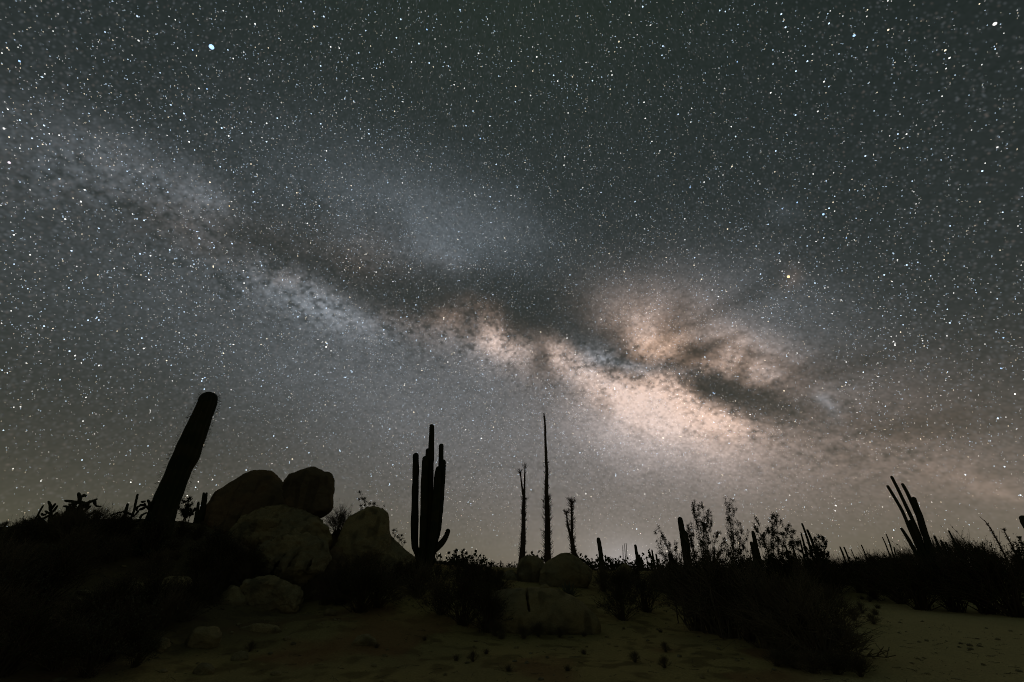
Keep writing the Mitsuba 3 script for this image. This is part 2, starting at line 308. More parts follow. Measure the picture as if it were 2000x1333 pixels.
scene['sand'] = {'type': 'bumpmap', 'arbitrary': mikit.proc(sand_height, eps=4e-3), 'scale': 0.06, 'bsdf': dif(mikit.proc(sand_colour))}
scene['granite'] = {'type': 'bumpmap', 'arbitrary': mikit.proc(rock_height, eps=4e-3), 'scale': 0.07, 'bsdf': dif(mikit.proc(granite_colour([0.35, 0.285, 0.15], [0.26, 0.23, 0.14], [0.08, 0.07, 0.045])))}
scene['brown_granite'] = {'type': 'bumpmap', 'arbitrary': mikit.proc(rock_height, eps=4e-3), 'scale': 0.07, 'bsdf': dif(mikit.proc(granite_colour([0.23, 0.16, 0.09], [0.17, 0.135, 0.085], [0.08, 0.065, 0.045])))}
scene['cactus_skin'] = two(dif(mikit.proc(skin_colour)))
scene['bark'] = two(dif((0.11, 0.085, 0.06)))
scene['twig'] = two(dif((0.10, 0.08, 0.055)))
scene['dry_stem'] = two(dif((0.16, 0.135, 0.09)))
scene['leaf'] = two(dif((0.055, 0.065, 0.03)))
scene['grey_leaf'] = two(dif((0.10, 0.105, 0.07)))
scene['agave_leaf'] = two(dif((0.13, 0.15, 0.11)))
scene['hill_soil'] = dif((0.13, 0.11, 0.09))

# ------------------------------------------------------------------ the land
CTRL = [(0, 4, 0), (-4, 5, 0.02), (5, 5, 0), (0, 9, 0), (3.5, 9, 0), (-2, 11, 0.05), (1, 12, 0.0), (8, 10, 0), (12, 16, 0.05), (6, 14, 0.05), (11, 22, 0.15),
        (20, 20, 0.1), (-9, 4, 0.25), (-30, 5, 1.5), (-14, 2, 0.6), (0, -6, 0), (-12, -6, 0.2), (12, -6, 0), (18, 8, 0), (-28, 20, 2.6), (-15, 24, 2.0), (0, 40, 1.5), (-25, 40, 1.6),
        (30, 40, 1.3), (45, 25, 1.5), (3, 18, 0.7), (9, 24, 0.55), (20, 30, 1.0), (34, 26, 1.4)]
for px, py, Y in [(0, 1036, 13), (150, 1022, 13.6), (300, 1034, 13.6), (400, 1035, 16), (100, 1150, 10.5), (300, 1150, 12), (450, 1185, 12.5), (550, 1195, 13.2),
                  (250, 1280, 9.0), (400, 1285, 9.6), (0, 1280, 7.8), (500, 1120, 16), (700, 1140, 16), (820, 1112, 19), (835, 1098, 20.5), (650, 1210, 12), (1060, 1135, 20),
                  (1066, 1117, 24.5), (960, 1128, 22), (1180, 1115, 40), (1500, 1250, 11), (1850, 1118, 30)]:
    p = at(px, py, Y)
    CTRL.append(tuple(p))
CTRL = np.array(CTRL, float)
_rbf = RBFInterpolator(CTRL[:, :2], CTRL[:, 2], kernel='thin_plate_spline', smoothing=0.4)


def land(xy):
    """Height of the ground at the points (n, 2)."""
    xy = np.atleast_2d(np.asarray(xy, float))
    r = np.hypot(xy[:, 0], xy[:, 1] - 12)
    s = np.minimum(1.0, 44.0 / np.maximum(r, 1e-6))
    q = np.stack([xy[:, 0] * s, 12 + (xy[:, 1] - 12) * s], 1)
    z = np.clip(_rbf(q), -0.1, 3.2)
    far = np.clip((r - 30) / 40, 0, 1)
    far = far * far * (3 - 2 * far)
    z = z * (1 - far) + 1.32 * far
    p3 = np.c_[xy, np.zeros(len(xy))]
    rough = np.clip((-xy[:, 0] - 2) / 8, 0, 1)
    z += (0.05 + 0.30 * rough) * (meshkit.fbm(p3 * 0.45, 3, seed=2) - 0.5) * (1 - far) + (0.05 + 0.06 * rough) * (meshkit.fbm(p3 * 1.9, 3, seed=4) - 0.5) * (1 - far)
    return z


def land1(x, y):
    return float(land([[x, y]])[0])


def ground_at(px, py):
    """Where the line of sight through that pixel of the photo meets the ground."""
    r = ray(px, py)
    t = np.linspace(4.0, 60, 400)
    p = EYE + r[None] / r[1] * t[:, None]
    under = np.nonzero(p[:, 2] < land(p[:, :2]))[0]
    k = under[0] if len(under) else len(t) - 1
    return p[k]


def axis(lo, hi, step, far, n):
    core = np.arange(lo, hi + 1e-6, step)
    out = np.geomspace(step, far, n)
    return np.concatenate([lo - out[::-1], core, hi + out])


gx, gy = axis(-26, 30, 0.2, 2600, 34), axis(2, 34, 0.2, 2600, 34)
X, Yg = np.meshgrid(gx, gy)
Z = land(np.c_[X.ravel(), Yg.ravel()])
nx, ny = len(gx), len(gy)
idx = np.arange(nx * ny).reshape(ny, nx)
quads = np.stack([idx[:-1, :-1], idx[:-1, 1:], idx[1:, 1:], idx[1:, :-1]], -1).reshape(-1, 4)
tri = np.vstack([quads[:, [0, 1, 2]], quads[:, [0, 2, 3]]])
scene['ground'] = mikit.ply((np.c_[X.ravel(), Yg.ravel(), Z], tri), 'sand', smooth=True)
labels['ground'] = {'label': 'dim sandy desert ground rising to a stony slope on the left', 'kind': 'structure'}

# a low hill far away, left of the middle cactus group
th = np.linspace(0, 2 * math.pi, 49)[:-1]
rings = [(1.0, 0.0), (0.75, 0.35), (0.5, 0.72), (0.25, 0.93), (0.06, 1.0)]
hv = []
for a, h in rings:
    wob = 1 + 0.25 * (meshkit.fbm(np.c_[np.cos(th) * 2, np.sin(th) * 2, th * 0 + a], 3, seed=6) - 0.5)
    hv.append(np.c_[np.cos(th) * 170 * a * wob - 235, np.sin(th) * 120 * a * wob + 900, h * 21 * wob + 0.5])
hv = np.vstack(hv + [[[-235, 900, 22]]])
hf = [(i * 48 + j, i * 48 + (j + 1) % 48, (i + 1) * 48 + (j + 1) % 48, (i + 1) * 48 + j) for i in range(4) for j in range(48)]
hf = [t for a, b, c, e in hf for t in ((a, b, c), (a, c, e))] + [(192 + j, 192 + (j + 1) % 48, 240) for j in range(48)]
scene['hills'] = mikit.ply((hv, np.array(hf)), 'hill_soil', smooth=True)
labels['hills'] = {'label': 'low far hill on the horizon beside the many armed cactus', 'kind': 'structure'}


# ------------------------------------------------------------------ boulders
def boulder(spheres, seed, rough=0.05, cut=None, edge=0.075, chops=13):
    """One rounded granite body through the spheres (px, py, radius in photo pixels, distance)."""
    balls, mean = [], []
    for px, py, r, Y in spheres:
        c, m = at(px, py, Y), metres(px, py, Y)
        m /= math.sqrt(fat(px, py, 1, 0))
        balls.append(m3.Manifold.sphere(r * m, 20).scale((1, 0.95, 1)).translate(tuple(c)))
        mean.append(r * m)
    body = m3.Manifold.batch_hull(balls)
    size = float(np.mean(mean))
    cr = np.random.default_rng(500 + seed)
    pts = body.to_mesh().vert_properties[:, :3]
    for k in range(chops):          # weathered flats
        d = cr.normal(size=3)
        d[2] = d[2] * 0.8 + 0.1
        d /= np.linalg.norm(d)
        reach = pts @ d
        body = body.trim_by_plane(tuple(-d), float(-(reach.max() - (0.05 + 0.12 * cr.random()) * (reach.max() - np.median(reach)))))
    if cut is not None:
        body = body - cut
    body = body.refine_to_length(max(edge * size, 0.035))
    mesh = body.to_mesh()
    tm = trimesh.Trimesh(mesh.vert_properties[:, :3], mesh.tri_verts, process=True)
    trimesh.smoothing.filter_taubin(tm, iterations=5)
    v, n = np.array(tm.vertices), np.array(tm.vertex_normals)
    q = v / size
    k = (meshkit.fbm(q * 0.9, 3, seed=seed) - 0.5) * 4.0 + (meshkit.fbm(q * 3.2, 3, seed=seed + 5) - 0.5) * 2.2 + (meshkit.fbm(q * 9, 2, seed=seed + 3) - 0.5) * 0.7
    k -= 0.8 * np.clip(0.03 - np.abs(meshkit.fbm(q * 0.7, 3, seed=seed + 9) - 0.5), 0, 1) / 0.03 * 1.1
    return v + n * (k * rough * size)[:, None], np.array(tm.faces)


def rock(name, label, spheres, seed, rough=0.05, group=None, cut=None, cat='boulder', mat='granite', chops=13):
    v, f = boulder(spheres, seed, rough, cut, chops=chops)
    return single(name, mikit.ply((v, f), mat, smooth=50), label, cat, group)


def slot(px, py, Y, size, turn):
    return m3.Manifold.cube(size, True).rotate(turn).translate(tuple(at(px, py, Y)))


seam2 = m3.Manifold.batch_boolean([slot(560, 1090, 13.6, (0.045, 1.1, 1.0), (0, 16, 0)), slot(598, 1085, 13.6, (0.045, 1.1, 0.8), (0, 9, 0)), slot(535, 1100, 13.7, (0.045, 1.0, 0.7), (0, 22, 0))], m3.OpType.Add)
hollow = m3.Manifold.sphere(0.36, 20).scale((1.2, 0.9, 0.75)).translate(tuple(at(505, 1153, 12.62)))
rock('boulder', 'big rounded boulder forming the left shoulder of the rock pile top', [(441, 987, 38, 18.2), (500, 960, 44, 18.2), (522, 950, 31, 18.2), (531, 955, 25, 18), (445, 1040, 46, 18), (545, 1040, 45, 18)], 1, 0.045, mat='brown_granite')
rock('boulder', 'tallest rounded boulder perched on top of the rock pile, right of the pair', [(594, 950, 43, 17), (618, 948, 36, 17), (613, 978, 37, 17), (585, 962, 30, 16.8), (598, 988, 32, 16.8), (628, 990, 22, 16.8)], 2, 0.06, chops=7, mat='brown_granite')
rock('boulder', 'broad pale slab boulder under the two top boulders of the pile', [(503, 1020, 34, 16.4), (555, 1016, 30, 16.4), (606, 1036, 28, 16.2), (474, 1050, 32, 16), (612, 1062, 36, 15.8), (540, 1062, 40, 15.8)], 3, 0.11)
rock('boulder', 'lit front boulder at the foot of the rock pile under the pale slab', [(526, 1088, 32, 14.8), (572, 1072, 34, 14.8), (618, 1088, 32, 14.7), (560, 1112, 36, 14.4), (605, 1112, 30, 14.4)], 4, 0.12, cut=seam2)
rock('boulder', 'thin pale ledge lying across the broad slab of the rock pile', [(492, 1024, 9, 15.5), (520, 1019, 9, 15.5), (545, 1022, 8, 15.5), (510, 1036, 12, 15.6)], 31, 0.1)
rock('boulder', 'left flank boulder of the rock pile beside the lit front boulder', [(452, 1078, 22, 15.4), (470, 1088, 20, 15.2), (440, 1092, 18, 15.2)], 32, 0.08, mat='brown_granite')
rock('boulder', 'small boulder on the left flank of the rock pile below the big left shoulder', [(420, 1062, 15, 16.2), (432, 1066, 14, 16.2)], 33, 0.08)
rock('boulder', 'boulder filling the gap between the lit front boulder and the steep boulder', [(655, 1085, 17, 15.4), (662, 1104, 17, 15.3), (650, 1112, 15, 15.2)], 34, 0.08, mat='brown_granite')
rock('boulder', 'dark boulder deep in the gap behind the tallest and the steep boulder', [(655, 1062, 24, 17.6), (672, 1072, 26, 17.6), (645, 1075, 24, 17.4), (660, 1100, 26, 17.4)], 35, 0.08, mat='brown_granite')
rock('boulder', 'steep boulder with a domed top right of the rock pile', [(702, 1027, 31, 16.5), (719, 1017, 28, 16.5), (733, 1022, 27, 16.5), (698, 1085, 48, 16.2), (728, 1085, 38, 16.2)], 5, 0.06, chops=4)
rock('boulder', 'low sloping boulder between the steep boulder and the many armed cactus', [(744, 1068, 27, 16.8), (786, 1107, 27, 16.8), (715, 1110, 34, 16.4), (750, 1118, 30, 16.2)], 6, 0.05)
rock('boulder', 'small stone wedged in the gap right of the tallest boulder', [(631, 1032, 8, 15.9), (637, 1036, 7, 15.9)], 7, 0.06)
rock('boulder', 'hollowed low boulder with a pale rim in front of the rock pile', [(492, 1152, 27, 13.2), (530, 1151, 26, 13.2), (562, 1167, 26, 13.2), (578, 1182, 20, 13.1), (500, 1180, 26, 13.2)], 8, 0.12, cut=hollow)
rock('boulder', 'blocky stone left of the hollowed low boulder', [(452, 1160, 18, 12.9), (446, 1178, 20, 12.8), (462, 1182, 18, 12.8)], 9, 0.07)
g = ground_at(718, 1262)
rock('stone', 'small pale flat stone lying on the sand left of centre', [(698, 1255, 11, g[1]), (716, 1252, 12, g[1]), (728, 1256, 8, g[1]), (710, 1260, 9, g[1])], 10, 0.09, cat='stone')
g = ground_at(395, 1262)
rock('boulder', 'dim grey rounded boulder low on the left slope', [(385, 1250, 24, g[1]), (412, 1248, 22, g[1]), (395, 1262, 20, g[1])], 11, 0.06)
g = ground_at(340, 1172)
rock('boulder', 'dark boulder half way up the left slope between shrubs', [(325, 1150, 24, g[1]), (352, 1150, 24, g[1]), (340, 1165, 20, g[1])], 12, 0.06)
g = ground_at(500, 1232)
rock('boulder', 'flat buried rock below the hollowed low boulder', [(500, 1233, 14, g[1]), (540, 1236, 12, g[1]), (470, 1238, 12, g[1])], 13, 0.09)
for i, (px, py, r_, lab) in enumerate([(265, 1150, 17, 'dim stone among shrubs on the left slope, highest of the row of stones'), (215, 1195, 15, 'dim stone on the left slope, second of the row of stones going down'),
                                       (310, 1262, 20, 'dim stone on the left slope left of the grey rounded boulder'), (120, 1240, 18, 'dim stone far left on the slope'), (470, 1285, 15, 'low stone at the foot of the left slope near the sand'),
                                       (400, 1310, 17, 'low stone at the foot of the left slope near the bottom edge'), (620, 1165, 15, 'stone at the foot of the rock pile right of the hollowed low boulder'), (668, 1160, 20, 'pale flat faced stone between the rock pile and the round shrub')]):
    g = ground_at(px, py + r_ * 0.5)
    rock('stone', lab, [(px - r_ * .5, py, r_ * .8, g[1]), (px + r_ * .4, py + 1, r_ * .75, g[1]), (px, py + r_ * .3, r_ * .8, g[1])], 60 + i, 0.1, cat='stone')
crack = m3.Manifold.batch_boolean([m3.Manifold.cube((0.06, 1.7, 0.45), True).rotate((0, a, 6)).translate(tuple(at(px, py, 12.75))) for px, py, a in ((1031, 1158, 3), (1030, 1176, -6))], m3.OpType.Add)
rock('boulder', 'long low boulder with a vertical crack in the centre foreground', [(985, 1200, 42, 13.2), (1040, 1193, 40, 13.2), (1083, 1192, 38, 13.2), (1146, 1222, 27, 12.9), (1118, 1206, 34, 13), (1000, 1218, 36, 12.9)], 14, 0.045, cut=crack, chops=2)
rock('stone', 'small pale stone resting on top of the long low boulder', [(1060, 1149, 5.5, 13.2), (1069, 1150, 5, 13.2), (1066, 1145, 4, 13.2)], 15, 0.1, cat='stone')
rock('boulder', 'rounded boulder at the foot of the forked boojum tree', [(1033, 1113, 24, 20), (1044, 1116, 26, 20), (1025, 1130, 20, 19.8)], 16, 0.05)
rock('boulder', 'small boulder left of the boulder under the forked boojum tree', [(996, 1131, 15, 20), (988, 1136, 12, 20), (1004, 1136, 13, 19.8)], 17, 0.06)
rock('boulder', 'wide domed boulder below the short twiggy boojum tree', [(1107, 1112, 29, 19.2), (1085, 1125, 30, 19.2), (1130, 1124, 27, 19.4), (1152, 1126, 13, 19.6), (1070, 1135, 22, 19)], 18, 0.05)
rock('boulder', 'far dark rock outcrop under the cluster of thin poles', [(1213, 1118, 10, 40), (1222, 1113, 11, 40), (1232, 1120, 9, 40)], 19, 0.08)
g = ground_at(760, 1222)
rock('stone', 'low stone half buried in the sand before the dark shrubs', [(640, 1196, 7, 12.6), (652, 1198, 6, 12.6)], 21, 0.1, cat='stone')


# ------------------------------------------------------------------ stems and columns
def spline(pts, n):
    pts = np.asarray(pts, float)
    if len(pts) == 2:
        t = np.linspace(0, 1, n)[:, None]
        return pts[0] * (1 - t) + pts[1] * t
    s = np.r_[0, np.cumsum(np.linalg.norm(np.diff(pts, axis=0), axis=1))]
    from scipy.interpolate import PchipInterpolator
    return PchipInterpolator(s, pts)(np.linspace(0, s[-1], n))


def sweep(path, radii, sides, ribs=0, depth=0.0, cap=True, wobble=0.0, seed=0):
    """A closed tube along the path; ribs cut lengthwise grooves, cap rounds the end."""
    path, radii = np.asarray(path, float), np.asarray(radii, float)
    if cap:
        r, tip = radii[-1], path[-1]
        keep = np.linalg.norm(path - tip, axis=1) > r * 1.3
        keep[0] = True
        path, radii = path[keep], radii[keep]
        d = tip - path[-1]
        d /= np.linalg.norm(d)
        a = np.radians([20, 40, 58, 73, 84])
        base = tip - d * r
        path = np.vstack([path, base[None], base + d * (np.sin(a) * r)[:, None]])
        radii = np.r_[radii, r, np.cos(a) * r]
    t = np.gradient(path, axis=0)
    t /= np.linalg.norm(t, axis=1, keepdims=True) + 1e-12
    ref = np.array([0.31, 0.95, 0.05])
    u = ref - t * (t @ ref)[:, None]
    u /= np.linalg.norm(u, axis=1, keepdims=True)
    w = np.cross(t, u)
    th = np.arange(sides) / sides * 2 * math.pi
    prof = 1.0 - depth * (1 - np.abs(np.cos(ribs * th / 2))) if ribs else np.ones(sides)
    ring = radii[:, None] * prof[None]
    v = path[:, None] + u[:, None] * (ring * np.cos(th))[..., None] + w[:, None] * (ring * np.sin(th))[..., None]
    if wobble:
        q = v.reshape(-1, 3) * 2.1 + seed * 7.3
        k = (meshkit.fbm(q, 2, seed=seed) - 0.5).reshape(v.shape[:2])
        v = v + (v - path[:, None]) * (wobble * 2 * k)[..., None]
    m = len(path)
    i = np.arange(m * sides).reshape(m, sides)
    a, b, c, e = i[:-1], np.roll(i[:-1], -1, 1), np.roll(i[1:], -1, 1), i[1:]
    f = np.concatenate([np.stack([a, b, c], -1).reshape(-1, 3), np.stack([a, c, e], -1).reshape(-1, 3)])
    v = np.vstack([v.reshape(-1, 3), path[:1], path[-1:] + t[-1:] * radii[-1] * 0.1])
    k0, k1 = m * sides, m * sides + 1
    f = np.vstack([f, np.c_[np.roll(i[0], -1), i[0], np.full(sides, k0)], np.c_[i[-1], np.roll(i[-1], -1), np.full(sides, k1)]])
    return v, f


def column(pix, Y, ribs=13, foot=True, sides=None, dY=0.0, wobble=0.07, n=None, seed=0, depth=0.16):
    """A ribbed cactus stem through (px, py, width in photo pixels), from the bottom up; foot: carried down into the ground."""
    pts = [at(px, py, Y + dY) for px, py, w in pix]
    rad = []
    for i, (px, py, w) in enumerate(pix):
        a, b = pix[max(i - 1, 0)], pix[min(i + 1, len(pix) - 1)]
        ax, ay = b[0] - a[0], b[1] - a[1]
        k = math.hypot(ax, ay)
        rad.append(0.5 * w * metres(px, py, Y + dY) / fat(px, py, -ay / k, ax / k))
    if foot:
        z = land1(pts[0][0], pts[0][1]) - 0.15
        if pts[0][2] > z + 0.05:
            pts.insert(0, np.array([pts[0][0], pts[0][1], z]))
            rad.insert(0, rad[0] * 0.97)
    n = n or max(16, 6 * len(pts))
    path = spline(pts, n)
    s = np.r_[0, np.cumsum(np.linalg.norm(np.diff(pts, axis=0), axis=1))]
    r = np.interp(np.linspace(0, s[-1], n), s, rad)
    if ribs:        # growth rings: slight pinches along the stem
        r = r * (1 + 0.12 * (meshkit.noise(np.c_[np.linspace(0, s[-1], n) / (3.2 * np.mean(rad)), np.full(n, seed * 3.3), np.full(n, Y)], 5) - 0.5))
    return sweep(path, r, sides or ribs * 4, ribs, depth, True, wobble, seed)


def stem(pix, Y, dY=0.0, sides=7, foot=True, n=None, wobble=0.0, seed=0):
    return column(pix, Y, 0, foot, sides, dY, wobble, n or max(6, 3 * len(pix)), seed)


def sticks(p0, p1, r0, r1, sides=3):
    """Many thin tapered twigs as one mesh."""
    p0, p1 = np.asarray(p0, float), np.asarray(p1, float)
    n = len(p0)
    t = p1 - p0
    t /= np.linalg.norm(t, axis=1, keepdims=True) + 1e-12
    ref = np.where(np.abs(t[:, 2:3]) < 0.9, [[0, 0, 1.0]], [[1.0, 0, 0]])
    u = np.cross(t, ref)
    u /= np.linalg.norm(u, axis=1, keepdims=True)
    w = np.cross(t, u)
    th = np.arange(sides) / sides * 2 * math.pi
    ring = u[:, None] * np.cos(th)[None, :, None] + w[:, None] * np.sin(th)[None, :, None]
    r0, r1 = (np.broadcast_to(np.asarray(r, float), (n,))[:, None, None] for r in (r0, r1))
    v = np.concatenate([p0[:, None] + ring * r0, p1[:, None] + ring * r1], 1)
    k = np.arange(sides)
    a = np.stack([k, (k + 1) % sides, (k + 1) % sides + sides], -1)
    b = np.stack([k, (k + 1) % sides + sides, k + sides], -1)
    f = np.vstack([a, b])
    f = (f[None] + (np.arange(n) * 2 * sides)[:, None, None]).reshape(-1, 3)
    return v.reshape(-1, 3), f


def leaves(p, size, r, aspect=0.45, up=0.3):
    """Many small pointed leaves at the points p, each a folded blade of four triangles."""
    p = np.asarray(p, float)
    n = len(p)
    d = r.normal(size=(n, 3))
    d[:, 2] = np.abs(d[:, 2]) * 0.6 + up
    d /= np.linalg.norm(d, axis=1, keepdims=True)
    s = np.cross(d, r.normal(size=(n, 3)))
    s /= np.linalg.norm(s, axis=1, keepdims=True)
    nrm = np.cross(d, s)
    L = (size * (0.6 + 0.8 * r.random(n)))[:, None]
    W = L * aspect * 0.5
    v = np.stack([p, p + d * L * 0.45 + s * W + nrm * W * 0.35, p + d * L, p + d * L * 0.45 - s * W + nrm * W * 0.35], 1).reshape(-1, 3)
    f = np.array([[0, 1, 2], [0, 2, 3]])
    return v, (f[None] + 4 * np.arange(n)[:, None, None]).reshape(-1, 3)

# ------------------------------------------------------------------ columnar cacti
SK = 'cactus_skin'


def cactus(label, Y, columns, group=None, smooth=50, arms=(), ribs=13, name='columnar_cactus'):
    """columns[0] is the trunk, the others rise beside it: lists of (px, py, width), bottom up, with an optional depth offset in front."""
    t = thing(name, label, 'cactus', group)
    for i, c in enumerate(columns):
        dY, c = (c[0], c[1:]) if not isinstance(c[0], tuple) else (0.0, c)
        part(t, 'trunk' if i == 0 else 'stem', mikit.ply(column(list(c), Y, ribs, True, dY=dY, seed=i + 1), SK, smooth=smooth))
    for c in arms:
        part(t, 'arm', mikit.ply(column(list(c), Y, ribs, False, seed=9), SK, smooth=smooth))
    return t


# the leaning giant at the left
t = cactus('tall thick single stemmed cactus leaning right, left of the rock pile', 13.0,
           [[(307, 1045, 55), (313, 1015, 55), (331, 965, 54), (341, 940, 53), (351, 915, 51), (364, 890, 51), (374, 865, 49), (384, 838, 46), (396, 810, 42), (405, 788, 40), (410, 767, 38)]])
r = np.random.default_rng(3)
p0, p1 = [], []
top, m = at(409, 772, 13.0), metres(409, 772, 13.0)
for k in range(900):      # short spines on the ribs
    i = r.random()
    px, py, w = (np.interp(i, [0, .3, .6, .85, 1], q) for q in ([313, 351, 384, 405, 411], [1015, 915, 838, 790, 768], [54, 51, 46, 40, 30]))
    c, a = at(px, py, 13.0), r.random() * 2 * math.pi
    o = np.array([math.cos(a), math.sin(a), r.normal() * 0.3])
    rad = 0.5 * w * metres(px, py, 13.0)
    p0.append(c + o * rad * 0.93)
    p1.append(c + o * (rad + 0.02 + 0.045 * r.random()))
part(t, 'spines', mikit.ply(sticks(p0, p1, 0.005, 0.002), 'dry_stem'), kind='stuff')

# the many armed cactus in the middle
cactus('tall many armed cactus with a cluster of upright stems right of the rock pile', 20.0,
       [[(831, 1100, 22), (838, 1060, 24), (839, 1015, 15), (840, 950, 13), (842, 880, 12), (843, 845, 10.5), (843, 829, 9.5)],
        [-.25, (824, 1090, 12), (826, 1050, 15), (828, 1000, 15), (829, 940, 14), (830.5, 905, 13), (831, 891, 12)],
        [.2, (832, 1090, 10), (834, 1000, 11), (835, 920, 11), (836, 876, 9)],
        [-.3, (840, 1085, 14), (848, 1030, 16), (852, 980, 15), (855, 930, 14), (857, 911, 11)],
        [.1, (843, 1085, 14), (856, 1025, 14), (861, 970, 13), (865, 915, 12), (866, 898, 11)],
        [.35, (846, 1060, 9), (858, 970, 10), (861, 905, 10), (862, 867, 9.5)],
        [0, (818, 1092, 12), (810, 1065, 14), (810, 1020, 15), (811, 960, 13.5), (812, 915, 12.5), (812, 885, 12)]],
       arms=[[(845, 1076, 15), (855, 1068, 14), (866, 1057, 11.5), (872, 1046, 9.5), (876, 1033, 9)]])

cactus('small cactus of three close stems between the leaning cactus and the rock pile', 17.5,
       [[(388, 1022, 13), (395, 990, 8), (398, 962, 5)], [.05, (392, 1022, 9), (399, 990, 7.5), (403.5, 962, 5)], [-.1, (381, 1022, 9), (385, 1000, 8), (388, 980, 5)]])
cactus('thin single cactus stem on the skyline just left of the tall leaning cactus', 19.0, [[(260, 1003, 5.5), (265, 982, 5.5), (269, 965, 5)]], ribs=9)
cactus('short stubby cactus stem on the skyline left of the thin single stem', 18.0, [[(244, 1005, 6), (247, 994, 6.5), (250, 983, 5.5)]], ribs=9)
cactus('thin slanted cactus stem at the far left end of the skyline', 17.0, [[(71, 1012, 4), (79, 997, 4), (85, 987, 3.5)]], ribs=9)
cactus('single post like cactus in front of the purple glow', 38.0, [[(1176, 1112, 10), (1174, 1088, 9.5), (1171, 1066, 8.5), (1168.3, 1050, 7)]], ribs=11)
cactus('dark cactus with a shoulder stump right of the glow beside leafy branches', 20.0,
       [[(1345, 1120, 15), (1341, 1090, 14.5), (1336, 1060, 13), (1331, 1030, 12), (1327.5, 1010, 9.5)], [-.15, (1345, 1100, 13), (1341, 1065, 13), (1338, 1037, 10)]])
cactus('cactus with a lower left stump standing among the leafy branches', 18.5,
       [[(1484, 1105, 13), (1478, 1075, 10), (1473, 1050, 8), (1470, 1037, 6.5)], [-.1, (1478, 1105, 11), (1472, 1075, 9), (1467, 1058, 7)]])
cactus('slender cactus of five stems behind the right end of the leafy branches', 27.0,
       [[(1588, 1090, 5.5), (1577, 1052, 5), (1566, 1022, 3.5)], [.2, (1597, 1090, 6), (1587, 1060, 5.5), (1576, 1034, 4.5)], [0, (1576, 1085, 4.5), (1569, 1058, 4), (1564, 1040, 3)],
        [.3, (1601, 1090, 4.5), (1594, 1065, 4)], [.1, (1571, 1090, 4), (1566, 1070, 3.5), (1563, 1056, 3)]], ribs=9)
cactus('big slanted cactus cluster on the right with tall parallel stems', 24.0,
       [[(1822, 1090, 17), (1809, 1050, 14.5), (1797, 1010, 12.5), (1788, 985, 11.5), (1784, 971, 10)],
        [.2, (1810, 1090, 8), (1793, 1040, 8.5), (1775, 1000, 7.5), (1756, 960, 6.5), (1740.5, 930, 5.8)],
        [-.1, (1800, 1085, 8), (1780, 1040, 7.5), (1763, 1000, 6.5), (1746, 970, 6), (1732.5, 948, 5.5)],
        [-.25, (1790, 1083, 8.5), (1776, 1057, 7.5), (1759.5, 1031, 5.5)],
        [.4, (1806, 1050, 8), (1789, 1000, 8), (1773, 965, 7.5), (1761.5, 944, 6)],
        [-.2, (1803, 1075, 8.5), (1788, 1040, 9), (1777, 1016, 7)]], ribs=11)
cactus('short stems rising from the shrubs right of the big slanted cluster', 25.0,
       [[(1836, 1080, 6), (1830, 1060, 6), (1824, 1046, 4.5)], [.2, (1848, 1080, 6), (1842, 1065, 5.5), (1837, 1055, 4.5)], [-.2, (1856, 1080, 5), (1850, 1066, 5), (1846, 1058, 4)]], ribs=9)
cactus('lone slim cactus stem leaning left, right of the big slanted cluster', 28.0, [[(1871, 1075, 5), (1862, 1055, 4.5), (1852.5, 1036, 3.5)]], ribs=9)
cactus('thick dark cactus top cut by the right edge of the picture', 16.0, [[(2040, 1085, 24), (2020, 1045, 24), (2003, 1018, 21), (1996, 1007, 17)]])
SM = 'thin young cactus stems on the skyline left of the big slanted cluster'
cactus('pair of thin stems left of the big slanted cluster, above an orange star', 33.0, [[(1745, 1085, 3.2), (1737, 1060, 3), (1730.5, 1043, 2.2)], [.1, (1738, 1085, 3), (1729, 1062, 2.5), (1723, 1049, 2)], [0, (1750, 1085, 3), (1746, 1068, 2.5)]], ribs=7)
FAR_G = 'far small cacti along the horizon'
FARS = []
for px, py, pb, w, Y in [(q[0], q[1], q[2], q[3] * 1.3, q[4]) for q in [(1640, 1066, 1095, 2.8, 60), (1648, 1067, 1095, 2.6, 60), (1662, 1072, 1098, 1.6, 75), (1682, 1063, 1096, 2.2, 70), (1766, 1082, 1100, 2.6, 40), (1240.5, 1061, 1110, 5, 52),
                         (1247, 1084, 1112, 4.5, 52), (1252.5, 1087, 1112, 2.6, 55), (1262.5, 1086, 1114, 2.0, 60), (1270, 1084, 1114, 1.6, 58), (1273, 1072, 1114, 3.0, 60), (1281, 1080, 1114, 3.2, 60),
                         (1307, 1077, 1112, 6.5, 34), (1315, 1092, 1112, 4, 36), (1236, 1100, 1114, 2.5, 60), (978, 1094, 1110, 1.8, 75), (994, 1103, 1114, 1.3, 85), (1000, 1097, 1114, 1.0, 80), (861, 1079, 1105, 1.3, 60), (1533, 1063, 1100, 3, 40), (1545, 1058, 1098, 2.5, 42)]]:
    lean = (px - 1000) / 1700.0
    h = pb - py
    FARS.append(px)
    tx = thing('far_cactus', f'small far cactus on the horizon at {px}', 'cactus', FAR_G)
    shape = mikit.ply(column([(px + lean * h, pb, w), (px + lean * h * 0.5, pb - h * 0.5, w), (px, py + w * 0.4, w * 0.8)], Y, 7, True, sides=14, depth=0.1), SK, smooth=50)
    part(tx, 'trunk', shape)
    if w > 4.4:
        part(tx, 'stem', mikit.ply(column([(px + 3 + lean * h, pb, w * .8), (px + w * .75 + lean * h * .6, pb - h * 0.35, w * 0.8), (px + w * 0.7 + lean * h * .45, pb - h * .55, w * 0.6)], Y, 7, True, sides=14, depth=0.1), SK, smooth=50))

